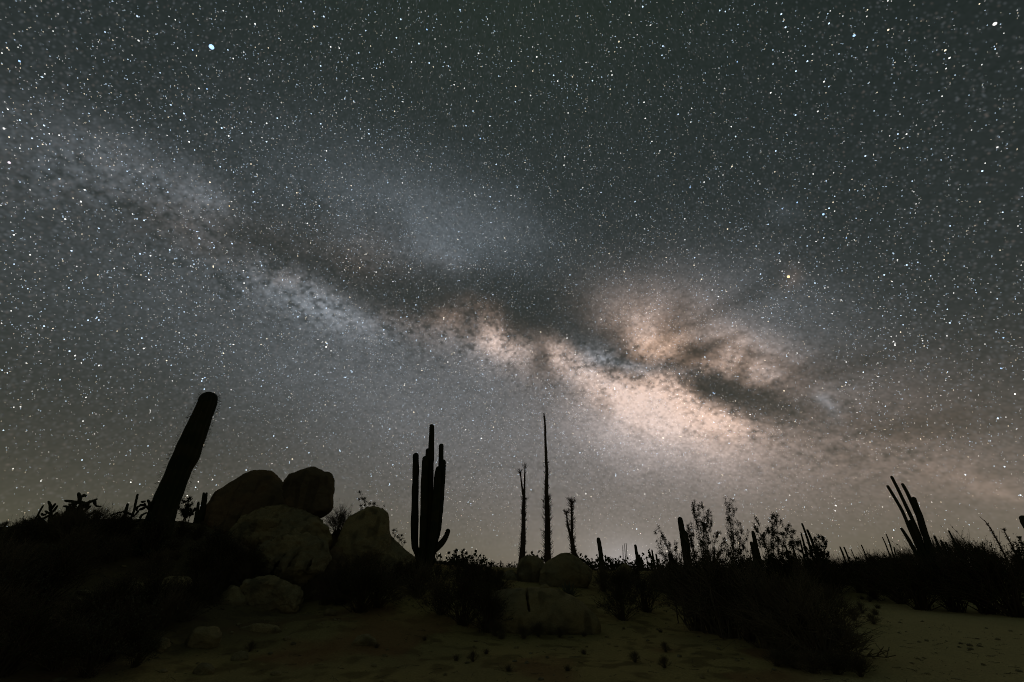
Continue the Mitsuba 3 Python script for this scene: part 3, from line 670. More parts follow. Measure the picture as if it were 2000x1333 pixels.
COUNT = 'first second third fourth fifth sixth seventh eighth ninth tenth eleventh twelfth thirteenth fourteenth fifteenth sixteenth seventeenth eighteenth nineteenth twentieth twenty-first twenty-second'.split()
for i, px in enumerate(sorted(FARS)):
    k = next(q for q in labels if labels[q].get('label', '').endswith(f'horizon at {px}'))
    labels[k]['label'] = f'small far cactus on the horizon, {COUNT[i]} from the left of the far small cacti'

# ------------------------------------------------------------------ boojum trees
BK = 'bark'


def boojum(label, Y, trunk, branches, twigs, seed, tip=0, name='boojum_tree'):
    t = thing(name, label, 'tree')
    part(t, 'trunk', mikit.ply(stem(trunk, Y, sides=12, wobble=0.12, seed=seed), BK, smooth=50))
    for b in branches:
        part(t, 'branch', mikit.ply(stem(b, Y, sides=9, foot=False, wobble=0.1, seed=seed + 1), BK, smooth=50))
    r = np.random.default_rng(seed)
    p0, p1, ra = [], [], []
    for path, n, lo, hi, length in twigs:
        path = np.array(path, float)
        for k in range(n):
            u = lo + (hi - lo) * r.random()
            s = u * (len(path) - 1)
            i = min(int(s), len(path) - 2)
            px, py, w = path[i] * (1 - s + i) + path[i + 1] * (s - i)
            c, m = at(px, py, Y), metres(px, py, Y)
            a = r.random() * 2 * math.pi
            o = np.array([math.cos(a), math.sin(a), 0.3 + 0.9 * r.random()])
            o /= np.linalg.norm(o)
            L = length * m * (0.5 + 0.7 * r.random())
            q0 = c + o * w * m * 0.35
            q1 = q0 + o * L * 0.6
            q2 = q1 + (o + np.array([0, 0, 0.7]) + 0.4 * r.normal(size=3)) * L * 0.35
            p0 += [q0, q1]
            p1 += [q1, q2]
            ra += [0.02, 0.012]
            if r.random() < 0.6:
                p0.append(q1)
                p1.append(q1 + (o + 0.8 * r.normal(size=3)) * L * 0.3)
                ra.append(0.011)
    ra = np.array(ra)
    part(t, 'twigs', mikit.ply(sticks(p0, p1, ra, ra * 0.6), BK), kind='stuff')
    return t


tr = [(1019, 1100, 15), (1020, 1085, 12), (1022, 1050, 9.5), (1022.5, 1010, 8), (1023, 985, 6.5), (1023, 970, 6)]
lb, rb = [(1022.5, 972, 4.5), (1020, 955, 3.5), (1017.5, 935, 2.8), (1016, 920, 2.2)], [(1023.5, 972, 4.5), (1024.5, 950, 3.5), (1025, 925, 2.8), (1025.3, 908, 2)]
boojum('forked boojum tree whose thin trunk splits into two upright tips', 24.0, tr, [lb, rb], [(tr, 190, .1, .95, 6.5), (lb, 14, .8, 1, 6), (rb, 16, .8, 1, 7), (lb, 10, .1, .8, 3), (rb, 10, .1, .8, 3)], 41)
tr = [(1070.5, 1106, 14), (1069.2, 1060, 11.5), (1069.4, 1015, 9.6), (1067.4, 965, 7.6), (1067.6, 915, 6), (1065.4, 865, 4.8), (1064.4, 828, 3.6), (1062.2, 807, 2.4)]
boojum('tallest boojum tree, a single thin tapering pole with bristly lower trunk', 24.0, tr, [], [(tr, 300, .0, .4, 10), (tr, 130, .3, .6, 5.5), (tr, 70, .5, .95, 2.5)], 42)
tr = [(1124, 1096, 12), (1121.5, 1085, 10.5), (1118, 1062, 8.5), (1116.3, 1048, 8)]
lb, rb = [(1115, 1050, 4.5), (1110, 1032, 3.6), (1107.5, 1015, 2.8), (1105.8, 1001, 2)], [(1116.5, 1050, 5.5), (1117, 1025, 4.4), (1116.6, 1000, 3.6), (1116, 978, 2.6)]
boojum('short twiggy boojum tree with two branches behind the domed boulder', 25.0, tr, [lb, rb], [(tr, 110, .1, 1, 7), (lb, 70, .1, 1, 6), (rb, 110, .1, .9, 8), (rb, 40, .8, 1, 11), (lb, 18, .9, 1, 8)], 43)
tr = [(1965, 1090, 4.2), (1950, 1060, 3.2), (1936, 1035, 2.6), (1922, 1016, 1.6)]
boojum('thin leaning boojum pole rising from the shrubs near the right edge', 26.0, tr, [[(1922, 1017, 1.4), (1913, 1009, 1)]], [(tr, 50, .1, .9, 4)], 44)
tr = [(1988, 1088, 4), (1974, 1062, 3), (1963, 1040, 2), (1960, 1032, 1.4)]
boojum('faint leaning boojum pole right of the other pole near the right edge', 28.0, tr, [], [(tr, 50, .1, .9, 4)], 45)
t = thing('boojum_tree', 'far boojum with three thin arching poles on the dark outcrop before the glow', 'tree')
for pix in ([(1218, 1112, 1.8), (1217, 1085, 1.6), (1216.3, 1070, 1.3), (1216, 1065, 1)], [(1223, 1110, 1.8), (1221.3, 1085, 1.6), (1220, 1068, 1.3), (1219.5, 1063, 1), (1221, 1061, .8)], [(1225.5, 1112, 1.8), (1224.3, 1085, 1.6), (1223.7, 1068, 1.3), (1224, 1062, 1), (1222.5, 1061, .8)]):
    part(t, 'trunk', mikit.ply(stem(pix, 40.0, sides=6), BK, smooth=50))

# ------------------------------------------------------------------ chollas: jointed cacti on the left skyline
def cholla(label, Y, joints, seed, extra=0):
    t = thing('cholla_cactus', label, 'cactus')
    r = np.random.default_rng(seed)
    for x0, y0, x1, y1, w in joints:
        d0, d1 = r.normal() * 0.15, r.normal() * 0.3
        a, b = at(x0, y0, Y + d0), at(x1, y1, Y + d1)
        m = metres(x0, y0, Y)
        n = 9
        path = spline([a, (a + b) / 2 + r.normal(size=3) * 0.02, b], n)
        part(t, 'joint', mikit.ply(sweep(path, w * m * 0.5 * np.array([.75, .95, 1, 1.05, 1, 1, .95, .85, .7]), 16, 8, 0.2, True, 0.15, int(seed + x1)), SK, smooth=50))
    if extra:
        base = at(*extra[:2], Y)
        base[2] = land1(base[0], base[1])
        m = metres(extra[0], extra[1], Y)
        tips = [base + np.array([r.normal() * 0.25, r.normal() * 0.2, 0.0]) * extra[3] * m for _ in range(7)]
        for k in range(extra[2]):       # every joint grows from the tip of another
            a = tips[r.integers(len(tips))]
            d = np.array([r.normal(), r.normal(), 0.35 + abs(r.normal())])
            d /= np.linalg.norm(d)
            L = (6 + 8 * r.random()) * m
            if a[2] + d[2] * L > base[2] + 0.5 * extra[3] * m or math.hypot(*(a + d * L - base)[:2]) > 0.5 * extra[3] * m:
                continue
            tips.append(a + d * L)
            path = spline([a - d * 0.05, a + d * L * .5 + r.normal(size=3) * 0.02, a + d * L], 7)
            part(t, 'joint', mikit.ply(sweep(path, 1.8 * m * np.array([.8, 1, 1.05, 1, 1, .9, .7]), 12, 6, 0.2, True, 0.15, int(seed + k)), SK, smooth=50))
    return t


cholla('spreading cholla with a cross shaped top on the left skyline', 13.6,
       [(156, 1010, 156, 985, 8), (156, 985, 153, 962, 6), (156, 982, 128, 978, 5), (158, 986, 190, 975, 5), (158, 974, 165, 966, 5), (163, 970, 167, 971, 4), (134, 979, 126, 977, 3.5), (183, 977, 187, 988, 5), (187, 987, 198, 990, 3.5),
        (150, 1000, 130, 990, 5), (133, 992, 124, 989, 4), (165, 1000, 178, 988, 5), (170, 995, 176, 978, 4), (145, 1005, 138, 990, 5), (172, 1008, 186, 997, 5), (140, 1012, 126, 1000, 5), (184, 1010, 194, 1000, 4)], 51, (157, 1022, 60, 75))
cholla('smaller cholla left of the spreading one, above the slope', 13.2,
       [(97, 1022, 100, 1000, 6), (100, 1000, 98, 984, 5), (98, 990, 94, 980, 4), (100, 996, 108, 984, 4), (104, 1000, 112, 988, 4), (98, 1004, 88, 998, 4), (90, 1004, 82, 1002, 4), (103, 1008, 113, 1000, 4)], 52, (98, 1026, 34, 50))
cholla('drooping cholla tucked against the left side of the leaning cactus', 12.6,
       [(300, 1035, 293, 1000, 6), (293, 1002, 283, 988, 5), (284, 990, 272, 996, 5), (290, 992, 300, 977, 5), (294, 990, 288, 976, 5), (282, 984, 272, 986, 4), (275, 988, 267, 998, 4), (287, 1002, 272, 1012, 4), (292, 1010, 280, 1022, 4), (284, 979, 275, 980, 4),
        (300, 980, 306, 974, 4), (270, 998, 262, 1008, 3.5), (276, 1010, 266, 1018, 3.5), (288, 1012, 282, 1032, 4), (262, 1010, 250, 1003, 4), (250, 1004, 238, 1000, 4), (238, 1001, 226, 1004, 3.5), (226, 1004, 215, 1008, 3)], 53, (285, 1036, 44, 60))

# ------------------------------------------------------------------ shrubs
def dome_shrub(seed, stems=60, twigs=7, nleaf=900, leaf=0.055, spread=1.0, droop=0.0):
    """A rounded shrub of unit height standing on the origin: (stems, leaves)."""
    r = np.random.default_rng(seed)
    a = r.random(stems) * 2 * math.pi
    el = np.radians(18 + 70 * r.random(stems) ** 0.8)
    lump = 0.75 + 0.35 * r.random(stems)
    end = np.stack([np.cos(a) * np.cos(el) * 0.85 * spread, np.sin(a) * np.cos(el) * 0.85 * spread, np.sin(el)], 1) * lump[:, None]
    base = np.c_[0.07 * r.normal(size=(stems, 2)), np.full(stems, -0.08)]
    mid = (base + end) / 2 + 0.06 * r.normal(size=(stems, 3)) + np.array([0, 0, 0.08])
    p0, p1, r0, r1 = [base, mid], [mid, end], [np.full(stems, 0.013), np.full(stems, 0.009)], [np.full(stems, 0.009), np.full(stems, 0.004)]
    k = np.repeat(np.arange(stems), twigs)
    u = 0.15 + 0.85 * r.random(len(k))
    q = mid[k] * (1 - u[:, None]) + end[k] * u[:, None]
    d = (end - mid)[k] + 0.28 * r.normal(size=(len(k), 3)) + np.array([0, 0, 0.08 - droop])
    e = q + d * (0.28 + 0.4 * r.random((len(k), 1)))
    p0.append(q)
    p1.append(e)
    r0.append(np.full(len(k), 0.005))
    r1.append(np.full(len(k), 0.0025))
    st = sticks(np.vstack(p0), np.vstack(p1), np.concatenate(r0), np.concatenate(r1))
    if not nleaf:
        return st, None
    j = r.integers(0, len(k), nleaf)
    w = r.random((nleaf, 1)) ** 0.6
    pos = q[j] * (1 - w) + e[j] * w + 0.015 * r.normal(size=(nleaf, 3))
    return st, leaves(pos, leaf, r)


def tuft(seed, n=130):
    r = np.random.default_rng(seed)
    a, el = r.random(n) * 2 * math.pi, np.radians(35 + 50 * r.random(n))
    L = 0.5 + 0.6 * r.random(n)
    d = np.stack([np.cos(a) * np.cos(el), np.sin(a) * np.cos(el), np.sin(el)], 1)
    base = np.c_[0.12 * r.normal(size=(n, 2)), np.full(n, -0.03)]
    mid = base + d * (0.6 * L)[:, None]
    tip = mid + (d + np.array([0, 0, -0.45])) * (0.4 * L)[:, None]
    return sticks(np.vstack([base, mid]), np.vstack([mid, tip]), np.r_[np.full(n, .012), np.full(n, .008)], np.r_[np.full(n, .008), np.full(n, .002)]), None


def shrub_kind(made, stem_mat, leaf_mat):
    s, l = made
    return mikit.ply(s, stem_mat), (mikit.ply(l, leaf_mat) if l is not None else None)


KINDS = {'dense': [shrub_kind(dome_shrub(60 + i, 70, 9, 1300, 0.05), 'twig', 'leaf') for i in range(3)],
         'grey': [shrub_kind(dome_shrub(70 + i, 60, 8, 1100, 0.065, 1.15), 'twig', 'grey_leaf') for i in range(2)],
         'bare': [shrub_kind(dome_shrub(80 + i, 80, 13, 0, spread=1.1), 'dry_stem', None) for i in range(2)],
         'tuft': [shrub_kind(tuft(90 + i), 'dry_stem', None) for i in range(2)],
         'tall': [shrub_kind(dome_shrub(95 + i, 54, 12, 1300, 0.035, 0.62), 'dry_stem', 'leaf') for i in range(2)]}
RS = np.random.default_rng(77)
SHRUBS = []
LINE = np.array([(-80, 1040), (0, 1034), (60, 1014), (130, 1002), (200, 999), (230, 1006), (300, 1018), (350, 1025), (400, 1034), (430, 1045), (800, 1100), (850, 1107), (900, 1103), (925, 1105), (960, 1113), (985, 1119), (1180, 1115), (1230, 1118),
                 (1300, 1110), (1340, 1113), (1400, 1106), (1500, 1100), (1560, 1093), (1620, 1095), (1690, 1099), (1740, 1090), (1770, 1090), (1800, 1076), (1850, 1066), (1900, 1064), (1950, 1076), (2000, 1088), (2100, 1088)], float)


def allowed(x, y, z, h):
    """Shrubs grow no taller than the scrub's skyline."""
    d = np.array([x, y, z]) - EYE
    c = np.array([d[0], -math.sin(PITCH) * d[1] + math.cos(PITCH) * d[2], math.cos(PITCH) * d[1] + math.sin(PITCH) * d[2]])
    px = 1000 + F * c[0] / c[2]
    lim = at(px, np.interp(px, LINE[:, 0], LINE[:, 1]) - 3 + 10 * RS.random(), y)[2] - z
    return max(min(h, lim), 0.14), px, 666.5 - F * c[1] / c[2]




def shrub(kind, x, y, h, label, group=None, wide=1.0, name='desert_shrub', z=None):
    st, lf = KINDS[kind][RS.integers(len(KINDS[kind]))]
    if z is None:
        z = land1(x, y)
        h, px, py = allowed(x, y, z, h)
    else:
        px = py = None
    to = T().translate([float(x), float(y), float(z)]).rotate([0, 0, 1], float(RS.random() * 360)).rotate([1, 0, 0], float(RS.normal() * 5)).scale([float(h * wide), float(h * wide * (0.85 + 0.3 * RS.random())), float(h)])
    t = thing(name, label, 'grass' if name == 'grass_tuft' else 'shrub', group)
    part(t, 'stems', {**st, 'to_world': to})
    if lf is not None:
        part(t, 'foliage', {**lf, 'to_world': to})
    if group:
        SHRUBS.append((t, kind, h, px, py))
    return t


def fill(n, x0, x1, y0, y1, kinds, h0, h1, label, group, avoid=(), wide=1.0, name='desert_shrub', inside=None):
    """n shrubs over the ground seen in a part of the view, even in the view so that far ground is not left bare."""
    k = tries = 0
    taken = []
    while k < n and tries < n * 30:
        tries += 1
        px, py = x0 + (x1 - x0) * RS.random(), y0 + (y1 - y0) * RS.random()
        if any(a <= px <= c and b <= py <= d for a, b, c, d in avoid) or (inside and not inside(px, py)):
            continue
        p = ground_at(px, py)
        h = h0 + (h1 - h0) * RS.random()
        if p[1] > 45 or any(math.hypot(p[0] - a, p[1] - b) < 0.45 * (h + c) * wide for a, b, c in taken):
            continue
        taken.append((p[0], p[1], h))
        shrub(kinds[RS.integers(len(kinds))], p[0], p[1], h, label, group, wide, name)
        k += 1


ROCKY = [(345, 1215, 445, 1275), (300, 1115, 385, 1180), (430, 1120, 610, 1215), (675, 1235, 745, 1265)]
fill(50, -60, 430, 1050, 1330, ['dense', 'grey', 'bare', 'dense', 'tuft', 'bare'], 0.35, 0.85, 'low dark shrub on the stony left slope', 'shrubs on the left slope', ROCKY + [(120, 1120, 290, 1215), (285, 1240, 340, 1290), (95, 1220, 145, 1270)], inside=lambda px, py: px < 430 - max(0, py - 1170) * 1.1)
fill(26, 0, 400, 1028, 1060, ['dense', 'bare', 'dense'], 0.45, 0.8, 'small dark shrub along the left skyline crest', 'shrubs along the left crest', [(280, 1000, 345, 1060)])
fill(18, 425, 800, 1118, 1152, ['dense', 'bare', 'grey', 'bare'], 0.4, 0.95, 'dark shrub at the foot of the rock pile', 'shrubs at the foot of the rock pile', [(430, 1120, 610, 1215)])
for px, py, h, k, lab in [(702, 1196, 0.95, 'dense', 'dark round shrub on the sand below the steep boulder'), (735, 1188, 0.8, 'bare', 'dark twiggy shrub right of the round shrub below the steep boulder'),
                          (668, 1180, 0.6, 'bare', 'thin twiggy shrub left of the round shrub below the steep boulder'), (905, 1222, 0.95, 'dense', 'dark bushy shrub left of the long cracked boulder'),
                          (950, 1236, 0.8, 'dense', 'dark shrub against the left end of the long cracked boulder'), (860, 1200, 0.7, 'bare', 'bare twiggy shrub in the sandy gap left of the long cracked boulder'),
                          (1215, 1212, 0.75, 'dense', 'dark shrub off the right end of the long cracked boulder'), (1262, 1196, 0.8, 'grey', 'greyish shrub beside the bare ochre sand patch'),
                          (1600, 1290, 0.9, 'bare', 'bare spreading shrub at the right end of the big dark thicket')]:
    p = ground_at(px, py)
    shrub(k, p[0], p[1], h, lab, None, 1.15)
fill(7, 965, 1175, 1240, 1254, ['bare', 'tuft', 'bare'], 0.15, 0.28, 'small dark plant along the base of the long cracked boulder', 'plants at the base of the cracked boulder')
fill(26, 770, 990, 1112, 1180, ['dense', 'grey', 'bare', 'dense'], 0.55, 1.0, 'dark shrub between the many armed cactus and the boulders under the boojums', 'shrubs behind the sandy gap', [(830, 1150, 900, 1190)])
fill(26, 1165, 1340, 1122, 1175, ['dense', 'grey', 'dense', 'bare'], 0.6, 1.15, 'dark shrub in the scrub below the purple glow', 'shrubs below the glow')
for k in range(13):
    px = 858 + 130 * (k + RS.random()) / 13
    p = at(px, 1110, 21 + 3 * RS.random())
    shrub(['dense', 'grey', 'bare'][k % 3], p[0], p[1], 0.35 + 0.4 * RS.random(), 'low shrub on the skyline right of the many armed cactus', 'skyline shrubs right of the cactus')
for px, py, h, kind in [(640, 1150, 0.75, 'bare'), (592, 1135, 0.4, 'bare'), (470, 1128, 0.9, 'dense'), (430, 1110, 0.8, 'dense'), (668, 1152, 0.85, 'dense'), (485, 1128, 0.6, 'bare')]:
    p = at(px, py, 13.9)
    shrub(kind, p[0], p[1], h, 'shrub against the front of the rock pile', 'shrubs at the foot of the rock pile')
q = at(660, 1046, 17.3)
shrub('dense', q[0], q[1], 0.95, 'dark round shrub in the gap between the tallest boulder and the steep boulder', None, 0.9, z=q[2] - 0.1)
THICK = 'dense dark shrub of the big thicket right of the bare sand'
for px, py, h, k in [(1365, 1232, 1.4, 'tall'), (1395, 1238, 1.2, 'bare'), (1430, 1246, 1.4, 'tall'), (1468, 1256, 1.0, 'dense'), (1505, 1268, 1.15, 'tall'), (1540, 1272, 1.0, 'bare'), (1575, 1274, 1.0, 'tall'), (1612, 1282, 0.75, 'dense'),
                     (1655, 1292, 0.5, 'bare'), (1450, 1215, 1.4, 'dense'), (1520, 1225, 1.4, 'tall'), (1590, 1225, 1.1, 'bare'), (1640, 1220, 0.8, 'bare'), (1400, 1195, 1.4, 'dense'), (1480, 1190, 1.5, 'dense'), (1560, 1190, 1.4, 'dense')]:
    p = ground_at(px, py)
    shrub(k, p[0], p[1], h, THICK, 'shrubs of the big thicket', 1.15 if k == 'tall' else 0.85)
fill(9, 1480, 1720, 1296, 1326, ['bare', 'dense', 'bare'], 0.15, 0.3, 'low sprawling shrub at the lower right edge of the big thicket', 'low shrubs below the big thicket', wide=1.3, inside=lambda px, py: py > 1292 + (px - 1480) * 0.1 and py < 1306 + (px - 1480) * 0.1)
BANK = 'dark shrub of the bank behind the pale sandy wash'
fill(30, 1560, 2060, 1128, 1172, ['dense', 'tall', 'dense', 'grey'], 0.9, 1.6, BANK, 'shrubs behind the wash')
for k in range(22):
    px = 1555 + 480 * (k + RS.random()) / 22
    p = at(px, 1110, 27 + 5 * RS.random())
    shrub(['dense', 'tall'][k % 2], p[0], p[1], 1.0 + 0.9 * RS.random() + (0.4 if px > 1780 else 0), BANK, 'shrubs behind the wash', 1.1)
for px, py, h in [(1800, 1192, 1.5), (1870, 1196, 1.6), (1935, 1200, 1.7), (1990, 1206, 1.8), (1760, 1180, 1.3)]:
    p = ground_at(px, py)
    shrub('dense', p[0], p[1], h, 'big dark shrub at the far edge of the pale sandy wash', 'big shrubs at the edge of the wash', 1.1)
fill(9, 1640, 1760, 1170, 1240, ['tuft', 'bare'], 0.18, 0.35, 'small dry plant on the pale wash beside the thicket', 'small plants on the wash')
fill(14, 480, 1380, 1205, 1332, ['tuft', 'bare', 'tuft'], 0.06, 0.15, 'tiny dry tuft on the open sand', 'tufts on the open sand', [(675, 1235, 745, 1265), (940, 1200, 1190, 1260)], name='grass_tuft')


def leafy(label, base, Y, tops, seed, n=230, size=0.037, start=0.35, name='creosote_bush', spread=0.12, thick=0.014, cat='bush', heads=False, z0=None):
    """A bush of long stems: from the ground at base to the tops (px, py, depth offset) seen against the sky, leafy towards the ends."""
    r = np.random.default_rng(seed)
    t = thing(name, label, cat)
    b = at(base[0], base[1], Y)
    b[2] = (land1(b[0], b[1]) if z0 is None else z0) - 0.08
    p0, p1, r0, r1, pos = [], [], [], [], []
    for px, py in tops:
        e = at(px, py, Y + r.normal() * 0.25)
        s = b + np.array([r.normal() * 0.1, r.normal() * 0.1, 0])
        bend = (e - s) * 0.5 + np.array([-(e - s)[0] * 0.18, r.normal() * 0.1, 0.06 * np.linalg.norm(e - s)])
        path = spline([s, s + bend, e], 9)
        L = np.linalg.norm(e - s)
        for i in range(8):
            p0.append(path[i])
            p1.append(path[i + 1])
            r0.append(thick * (1 - i / 9))
            r1.append(thick * (1 - (i + 1) / 9) + 0.001)
        nb = 3 if heads else int(5 + 9 * L / 2)
        for k in range(nb):
            u = (start + (1 - start) * r.random()) * 8
            i = min(int(u), 7)
            q = path[i] * (1 - u + i) + path[i + 1] * (u - i)
            d = (path[i + 1] - path[i])
            d = d / np.linalg.norm(d) + r.normal(size=3) * 0.45
            e2 = q + d * spread * L * (0.5 + 0.8 * r.random()) * (1.2 - u / 10)
            p0.append(q)
            p1.append(e2)
            r0.append(0.005)
            r1.append(0.002)
            m = max(2, int(2.7 * n / nb))
            w = 0.25 + 0.75 * r.random((m, 1))
            if heads:
                w = 0.9 + 0.1 * r.random((m, 1))
            pos.append(q * (1 - w) + e2 * w + r.normal(size=(m, 3)) * 0.022)
        m = int(n / 4)
        w = r.random((m, 1)) * (0.06 if heads else 0.2)
        pos.append(e * (1 - w) + path[-3] * w + r.normal(size=(m, 3)) * 0.02)
    part(t, 'stems', mikit.ply(sticks(p0, p1, r0, r1, 4), 'twig'))
    part(t, 'foliage', mikit.ply(leaves(np.vstack(pos), size, r, 0.5, 0.5), 'leaf'))
    return t


leafy('tall leafy bush with fine upright sprays just right of the shouldered cactus', (1395, 1240), 12.4,
      [(1355, 988), (1364, 986), (1372, 983), (1357, 1006), (1382, 1008), (1391, 1018), (1374, 1024), (1343, 1030), (1350, 1045), (1402, 1043), (1411, 1062), (1396, 1078), (1425, 1080), (1384, 1050), (1368, 1060)], 101)
leafy('airy leafy bush with one tall crooked spray in the middle of the leafy group', (1462, 1250), 12.0,
      [(1417, 982), (1424, 988), (1433, 1000), (1420, 1010), (1441, 1018), (1450, 1034), (1458, 1052), (1432, 1042), (1413, 1052), (1446, 1075), (1470, 1070)], 102, n=170)
leafy('leafy bush with a broad greenish crown at the right of the leafy group', (1545, 1262), 11.4,
      [(1509, 1006), (1515, 1012), (1526, 1016), (1541, 1024), (1551, 1036), (1500, 1032), (1491, 1046), (1480, 1018), (1478, 1031), (1531, 1042), (1561, 1060), (1520, 1050), (1508, 1066), (1545, 1062), (1535, 1082)], 103, n=250)
leafy('small leafy bush with looping sprays left of the shouldered cactus', (1338, 1205), 14.2,
      [(1285, 1026), (1279, 1036), (1291, 1042), (1300, 1052), (1308, 1062), (1282, 1056), (1318, 1072), (1311, 1086), (1331, 1078), (1322, 1060)], 104, n=120)
leafy('leafy bush around the slender cactus of five stems', (1606, 1110), 26.0,
      [(1591, 1052), (1600, 1047), (1608, 1050), (1613, 1061), (1605, 1066), (1595, 1064), (1583, 1068), (1575, 1072), (1560, 1075), (1618, 1078), (1555, 1060)], 105, n=110, size=0.09)
leafy('thin leafy shrub between the leaning cactus and the three stemmed cactus', (362, 1030), 16.0,
      [(356, 978), (370, 972), (376, 982), (350, 984), (366, 990), (345, 990), (380, 996), (372, 1003), (355, 1000)], 106, n=60, size=0.07)
leafy('flowering brush with club shaped heads right of the many armed cactus', (895, 1118), 20.0,
      [(877, 1082), (889, 1077), (904, 1075), (911, 1081), (922, 1088), (927, 1086), (883, 1092), (898, 1086), (915, 1094), (906, 1090), (880, 1098), (894, 1093)], 107, n=40, size=0.055, name='flowering_shrub', heads=True, thick=0.012)
leafy('dry sprigs rising behind the top of the steep boulder', (712, 1010), 17.4,
      [(700, 962), (704, 966), (697, 974), (722, 983), (733, 983), (737, 988), (751, 989), (746, 994)], 108, n=26, size=0.06, name='dry_sprig', heads=True, thick=0.01, cat='plant', z0=at(712, 1012, 17.4)[2])
leafy('little dry sprigs on the slope edge left of the many armed cactus', (782, 1062), 17.2,
      [(769, 1035), (775, 1034), (766, 1042), (785, 1045), (780, 1050), (791, 1058)], 109, n=22, size=0.05, name='dry_sprig', heads=True, thick=0.008, cat='plant', z0=at(782, 1065, 17.2)[2])
leafy('small leafy sprays on the skyline between the post like cactus and the outcrop', (1190, 1112), 36.0,
      [(1186, 1096), (1193, 1098), (1201, 1096), (1204, 1100), (1180, 1102), (1197, 1103)], 110, n=20, size=0.1, heads=True, thick=0.02)
leafy('small leafy sprays on the skyline left of the post like cactus', (1162, 1112), 36.0, [(1156, 1097), (1163, 1099), (1166, 1096), (1151, 1103), (1169, 1103)], 111, n=20, size=0.1, heads=True, thick=0.02)
leafy('sparse feathery plant on the skyline right of the flowering brush', (955, 1122), 22.0, [(950, 1099), (958, 1104), (965, 1099), (944, 1106), (938, 1102)], 112, n=30, size=0.07, heads=True, thick=0.01)
leafy('leafy branches entering at the right edge under the thick cactus top', (2010, 1110), 17.0, [(1990, 1052), (1994, 1060), (1986, 1066), (1998, 1072), (1992, 1080), (2005, 1060), (1984, 1078)], 113, n=80, size=0.07)

# agave beside the domed boulder
p = ground_at(1112, 1172)
t = thing('agave', 'pale spiky agave rosette beside the domed boulder under the short boojum', 'agave')
r = np.random.default_rng(5)
for k in range(26):
    a, el = k * 2.4, math.radians(18 + 62 * (k / 26))
    L = 0.62 * (0.8 + 0.3 * r.random())
    d = np.array([math.cos(a) * math.cos(el), math.sin(a) * math.cos(el), math.sin(el)])
    s = np.array([-math.sin(a), math.cos(a), 0])
    n = np.cross(d, s)
    c = np.array([p[0], p[1], p[2] + 0.02])
    w = 0.035
    pts = [c - s * w, c + d * L * .45 - s * w * 1.2 + n * .012, c + d * L, c + d * L * .45 + s * w * 1.2 + n * .012, c + s * w, c + d * L * .45 - n * .012, c - n * .01]
    f = [(0, 1, 5), (1, 2, 5), (2, 3, 5), (3, 4, 5), (0, 5, 6), (5, 4, 6)]
    part(t, 'leaf', mikit.ply((np.array(pts), np.array(f)), 'agave_leaf'))

# fallen dead branches at the lower right of the thicket
for i, (px, py, ang, L) in enumerate([(1665, 1285, 0.6, 1.1), (1640, 1262, 0.5, 0.9), (1722, 1176, 2.6, 0.8)]):
    p = ground_at(px, py)
    t = thing('dead_branch', ['long fallen dead branch on the sand at the right end of the thicket', 'shorter fallen dead branch lying above the long one', 'small dark fallen branch out on the pale wash'][i], 'branch')
    r = np.random.default_rng(200 + i)
    p0, p1, ra = [], [], []
    d = np.array([math.cos(ang), -math.sin(ang), 0.0])
    a = np.array([p[0] - d[0] * L / 2, p[1] - d[1] * L / 2])
    prev = np.r_[a, land1(*a) + 0.03]
    for k in range(7):
        q = a + d[:2] * L * (k + 1) / 7 + r.normal(size=2) * 0.03
        q = np.r_[q, land1(*q) + 0.03 + 0.04 * r.random()]
        p0.append(prev)
        p1.append(q)
        ra.append(0.022 - 0.002 * k)
        for m in range(3):
            e = q + np.r_[d[:2] * 0.15, 0.04] + np.r_[r.normal(size=2) * 0.13, abs(r.normal()) * 0.1]
            p0.append(q)
            p1.append(e)
            ra.append(0.008)
        prev = q
    ra = np.array(ra)
    part(t, 'stems', mikit.ply(sticks(p0, p1, ra, ra * 0.75, 5), 'dry_stem'))

# pebbles on the sand and far scrub: nobody could count them
r = np.random.default_rng(9)
peb = []
PB = trimesh.creation.icosphere(subdivisions=1)
pv, pf = np.array(PB.vertices), np.array(PB.faces)
xy = np.c_[r.uniform(-13, 14, 1500), 5 + 19 * r.random(1500) ** 1.4]
zz = land(xy)
for (x, y), z in zip(xy, zz):
    s = 0.012 + 0.045 * r.random() ** 4 * (2.2 if x < -4 else 1)
    peb.append((pv * (np.array([1, .8, .55]) * s * (0.7 + 0.6 * r.random(3))) + (meshkit.noise(pv * 1.7 + x, 1) - .5)[:, None] * pv * s * 0.6 + [x, y, z + s * 0.15], pf))
single('gravel', mikit.ply(join(peb), 'granite', smooth=40), 'small loose stones strewn over the sand', 'gravel', kind='stuff')
n = 1500
xy = np.c_[r.uniform(-9, 13, n), 5.5 + 18 * r.random(n) ** 1.3]
a = r.random(n) * 2 * math.pi
L = 0.05 + 0.22 * r.random(n) ** 2
e = xy + np.c_[np.cos(a), np.sin(a)] * L[:, None]
single('litter', mikit.ply(sticks(np.c_[xy, land(xy) + 0.012], np.c_[e, land(e) + 0.012 + 0.03 * r.random(n)], 0.005, 0.003), 'dry_stem'), 'dry twigs and plant litter scattered on the sand', 'litter', kind='stuff')
far_st, far_lf = [], []
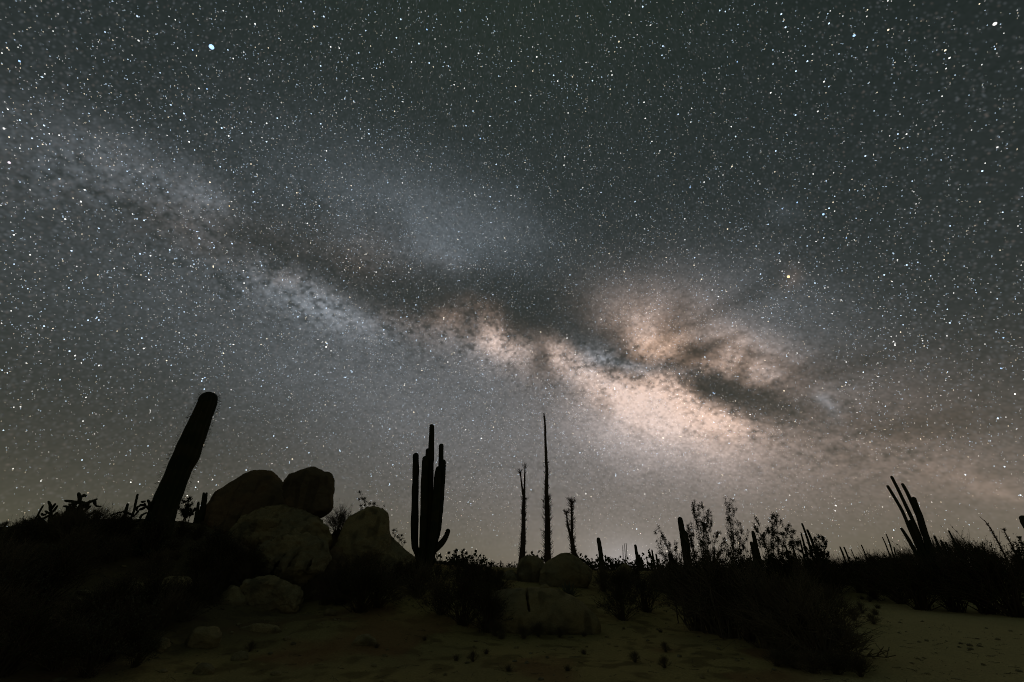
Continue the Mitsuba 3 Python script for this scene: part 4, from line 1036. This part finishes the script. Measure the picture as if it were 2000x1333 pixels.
for k in range(420):
    az, Y = r.uniform(-0.75, 0.95), 42 + 170 * r.random() ** 1.7
    x = math.tan(az) * Y
    h = 0.7 + 1.1 * r.random()
    n = 60
    d = r.normal(size=(n, 3))
    d[:, 2] = np.abs(d[:, 2])
    d /= np.linalg.norm(d, axis=1, keepdims=True)
    c = np.array([x, Y, land1(x, Y) - 0.05])
    e = c + d * h * np.array([0.8, 0.8, 1]) * (0.5 + 0.5 * r.random((n, 1)))
    far_st.append(sticks(np.repeat(c[None], 14, 0), e[:14], 0.02, 0.006))
    far_lf.append(leaves(e, 0.22 * h, r, 0.7))
single('far_scrub', mikit.ply(join(far_lf), 'leaf'), 'dark mass of far scrub along the horizon', 'scrub', kind='stuff')
scene['far_scrub__stems'] = mikit.ply(join(far_st), 'twig')
labels['far_scrub__stems'] = {'kind': 'stuff'}

# ------------------------------------------------------------------ each shrub's own label
MARKS = [('the tall leaning cactus', 318, 1040), ('the three stemmed cactus', 390, 1022), ('the spreading cholla', 157, 1012), ('the dim grey boulder', 395, 1260), ('the dark hillside boulder', 340, 1165), ('the lower left corner', 0, 1330),
         ('the left picture edge', 0, 1140), ('the lit front boulder', 575, 1120), ('the steep boulder', 715, 1130), ('the hollowed low boulder', 530, 1175), ('the pale flat stone', 715, 1258), ('the many armed cactus', 832, 1100),
         ('the forked boojum', 1020, 1110), ('the cracked long boulder', 1070, 1215), ('the domed boulder', 1110, 1130), ('the post like cactus', 1176, 1115), ('the ochre sand patch', 1300, 1195), ('the shouldered cactus', 1345, 1120), ('the stumped cactus', 1484, 1110),
         ('the five stemmed cactus', 1590, 1095), ('the thicket right end', 1680, 1320), ('the thicket middle', 1510, 1250), ('the slanted cactus cluster', 1810, 1095), ('the far wash edge', 1760, 1170), ('the thin leaning pole', 1965, 1090), ('the right picture edge', 2000, 1170)]
LOOKS = {'dense': 'dark leafy shrub', 'grey': 'grey leaved shrub', 'bare': 'bare twiggy shrub', 'tuft': 'dry grassy tuft', 'tall': 'upright leafy shrub'}
ORD = ['nearest', 'second nearest', 'third nearest', 'fourth nearest', 'fifth nearest', 'sixth nearest', 'seventh nearest', 'eighth nearest', 'ninth nearest', 'tenth nearest', 'eleventh nearest', 'twelfth nearest']
bins = {}
for k, kind, h, px, py in SHRUBS:
    m = min(MARKS, key=lambda q: (q[1] - px) ** 2 + 2 * (q[2] - py) ** 2)
    dx, dy = px - m[1], py - m[2]
    side = ('right of' if dx > 0 else 'left of') if abs(dx) > abs(dy) * 1.3 else ('below' if dy > 0 else 'above')
    bins.setdefault((kind, m[0], side), []).append((math.hypot(dx, dy), k))
for (kind, m, side), ks in bins.items():
    for i, (_, k) in enumerate(sorted(ks)):
        labels[k]['label'] = f"{LOOKS[kind]} {side} {m}" + ('' if len(ks) == 1 else f", {ORD[min(i, 11)]} to it")
